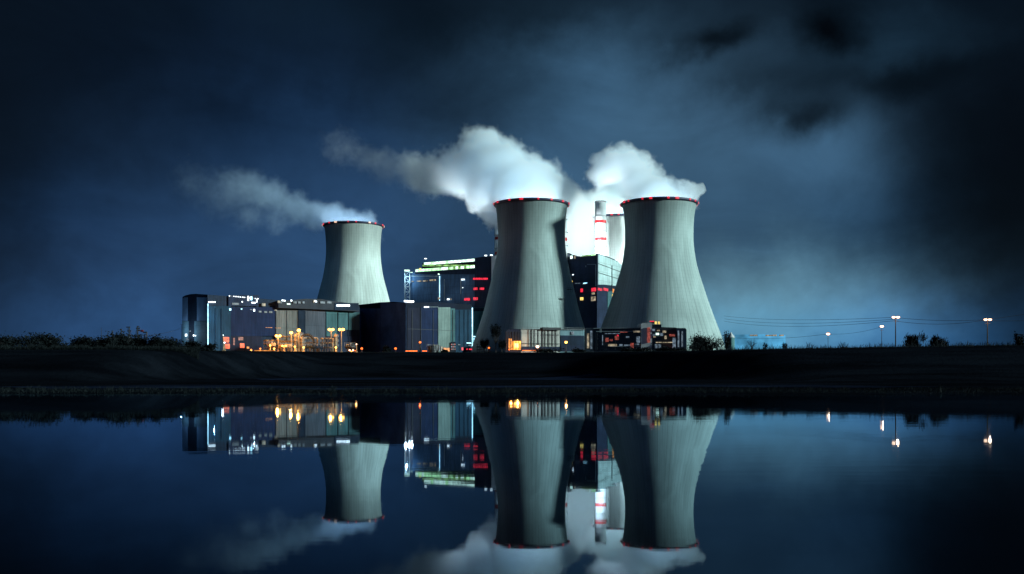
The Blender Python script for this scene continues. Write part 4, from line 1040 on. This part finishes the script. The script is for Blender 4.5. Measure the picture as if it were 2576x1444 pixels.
# ------------------------------------------------------------------ steam
def steam(label, puffs, dens, seed, color=(.92, .97, 1.0), nscale=.05, step=1.0, fade=None, rag=.9, lo_=.0, hi_=.36):
    """puffs: (column, row, distance, radius in columns, weight). One closed hull, density falls off from each puff's core."""
    cs = [(px(x, y, d), r * 1.22 / F * d, wt) for x, y, d, r, wt in puffs]
    org = cs[0][0]
    mb = MB()
    for c, r, wt in cs: mb.ball(c, r * 1.3, sub=3)
    m = bpy.data.materials.new('steam'); m.use_nodes = True; k = N(m.node_tree); k.n.clear()
    o = k.node('ShaderNodeOutputMaterial'); v = k.node('ShaderNodeVolumePrincipled'); k.l.new(v.outputs[0], o.inputs['Volume'])
    v.inputs['Color'].default_value = (*color, 1); v.inputs['Anisotropy'].default_value = -.15
    v.inputs['Density Attribute'].default_value = ''
    g = k.node('ShaderNodeTexCoord'); P = g.outputs['Object']
    P = k.vec('ADD', P, (seed * 31.0, 0.0, seed * 7.0))
    nz = k.noise(P, nscale, 5, .62, 0, 'Color')
    wv = k.vec('SUBTRACT', nz, (.5, .5, .5))
    Q = k.vec('ADD', g.outputs['Object'], k.vec('SCALE', wv, 26.0))
    best = None
    for c, r, wt in cs:
        q = c - org
        f = k.math('MULTIPLY', k.math('SUBTRACT', 1.0, k.math('DIVIDE', k.vec('DISTANCE', Q, tuple(q), 1), r)), wt)
        best = f if best is None else k.math('SMOOTH_MAX', best, f, .12)
    n2 = k.noise(P, nscale * 2.8, 6, .68)
    f = k.math('ADD', best, k.math('MULTIPLY', k.math('SUBTRACT', n2, .5), rag))
    dn = k.ramp(f, lo_, hi_, 0.0, dens)
    if fade:      # the plume thins out downwind: (x where full, x where thinnest, share left there)
        dn = k.math('MULTIPLY', dn, k.ramp(k.sep(g.outputs['Object'])[0], fade[1] - org.x, fade[0] - org.x, fade[2], 1.0))
    k.put(v.inputs['Density'], dn)
    m.cycles.volume_step_rate = step * .6
    ob = mb.build('steam_plume', m, None); ob.location = ob.location
    # move the mesh so that its origin is the first puff
    dlt = ob.location - org
    for vv in ob.data.vertices: vv.co += dlt
    ob.location = org
    rm = ob.modifiers.new('hull', 'REMESH'); rm.mode = 'VOXEL'; rm.voxel_size = 4.0
    tag(ob, label, 'steam plume', 'steam plumes from the cooling towers')
    return ob
steam('thin bluish steam plume drifting from the lone tower behind the hall', [
    (915, 574, 958, 42, 1), (880, 568, 961, 42, 1), (938, 568, 955, 20, 1.2), (840, 553, 970, 38, .95), (795, 542, 980, 38, .85), (745, 528, 995, 40, .72), (690, 500, 1010, 46, .62), (640, 480, 1025, 52, .55),
    (590, 475, 1045, 52, .46), (620, 535, 1035, 48, .34), (540, 490, 1060, 60, .30), (690, 550, 1020, 40, .34), (480, 455, 1080, 50, .24)], .030, 1, (.62, .80, 1.0), .04, fade=(-185, -345, .2), rag=.7, hi_=.45)
steam('largest steam plume with a tall head, blowing off the shadowed tower', [
    (1337, 505, 752, 72, 1), (1300, 482, 765, 74, 1), (1255, 430, 785, 74, 1), (1205, 400, 800, 66, 1), (1180, 440, 805, 54, 1), (1215, 490, 795, 44, 1), (1236, 545, 780, 32, 1), (1130, 435, 815, 56, .9),
    (1075, 440, 830, 52, .8), (1025, 430, 845, 48, .7), (970, 415, 860, 44, .6), (920, 398, 875, 40, .5), (860, 372, 900, 50, .4), (1350, 455, 800, 58, 1), (1408, 496, 820, 48, 1), (1225, 370, 800, 44, 1)], .11, 2, (.92, .97, 1.0), fade=(-38, -105, .04))
steam('bright low steam mass from the far tower behind the striped chimney', [
    (1556, 552, 965, 66, 1), (1520, 545, 970, 64, 1), (1480, 560, 985, 72, 1), (1450, 600, 990, 66, 1), (1500, 610, 1000, 66, 1), (1440, 540, 985, 60, 1), (1400, 520, 990, 46, 1), (1458, 520, 985, 38, 1), (1545, 610, 1030, 60, .8)], .11, 3, (.97, 1.0, 1.0))
steam('steam plume with a square shouldered head above the large tower', [
    (1658, 518, 733, 66, 1), (1715, 500, 732, 38, 1), (1742, 486, 734, 24, 1.15), (1716, 470, 736, 17, 1.2), (1645, 500, 755, 48, 1), (1612, 466, 775, 52, 1), (1590, 420, 795, 46, 1), (1560, 405, 810, 42, 1), (1528, 418, 820, 38, 1), (1504, 440, 830, 28, .9), (1552, 480, 985, 46, 1), (1525, 512, 990, 40, 1)], .11, 4)

# floodlights on the boiler house roofs, aimed at the steam
for x, y, d, pw, ax, ay, ad, sp, lb in ((1440, 640, 880, 4.5e5, 1455, 590, 985, 110, 'roof floodlight nearest the shadowed tower'), (1470, 642, 880, 4.5e5, 1480, 560, 985, 110, 'roof floodlight below the bright steam'),
        (1548, 655, 890, 1.5e5, 1545, 560, 1000, 100, 'roof floodlight between the chimney and the large tower'), (1484, 640, 850, 8e5, 1560, 430, 800, 55, 'roof floodlight at the near corner of the second boiler house'), (1236, 642, 812, 1.3e6, 1290, 380, 850, 60, 'roof floodlight on the dark stair tower'),
        (1222, 643, 822, 5e5, 1215, 430, 800, 80, 'roof floodlight above the green lit galleries')):
    floodlight(x, y, d, lb, 2.2, pw, px(ax, ay, ad), (.85, .97, 1), sp)
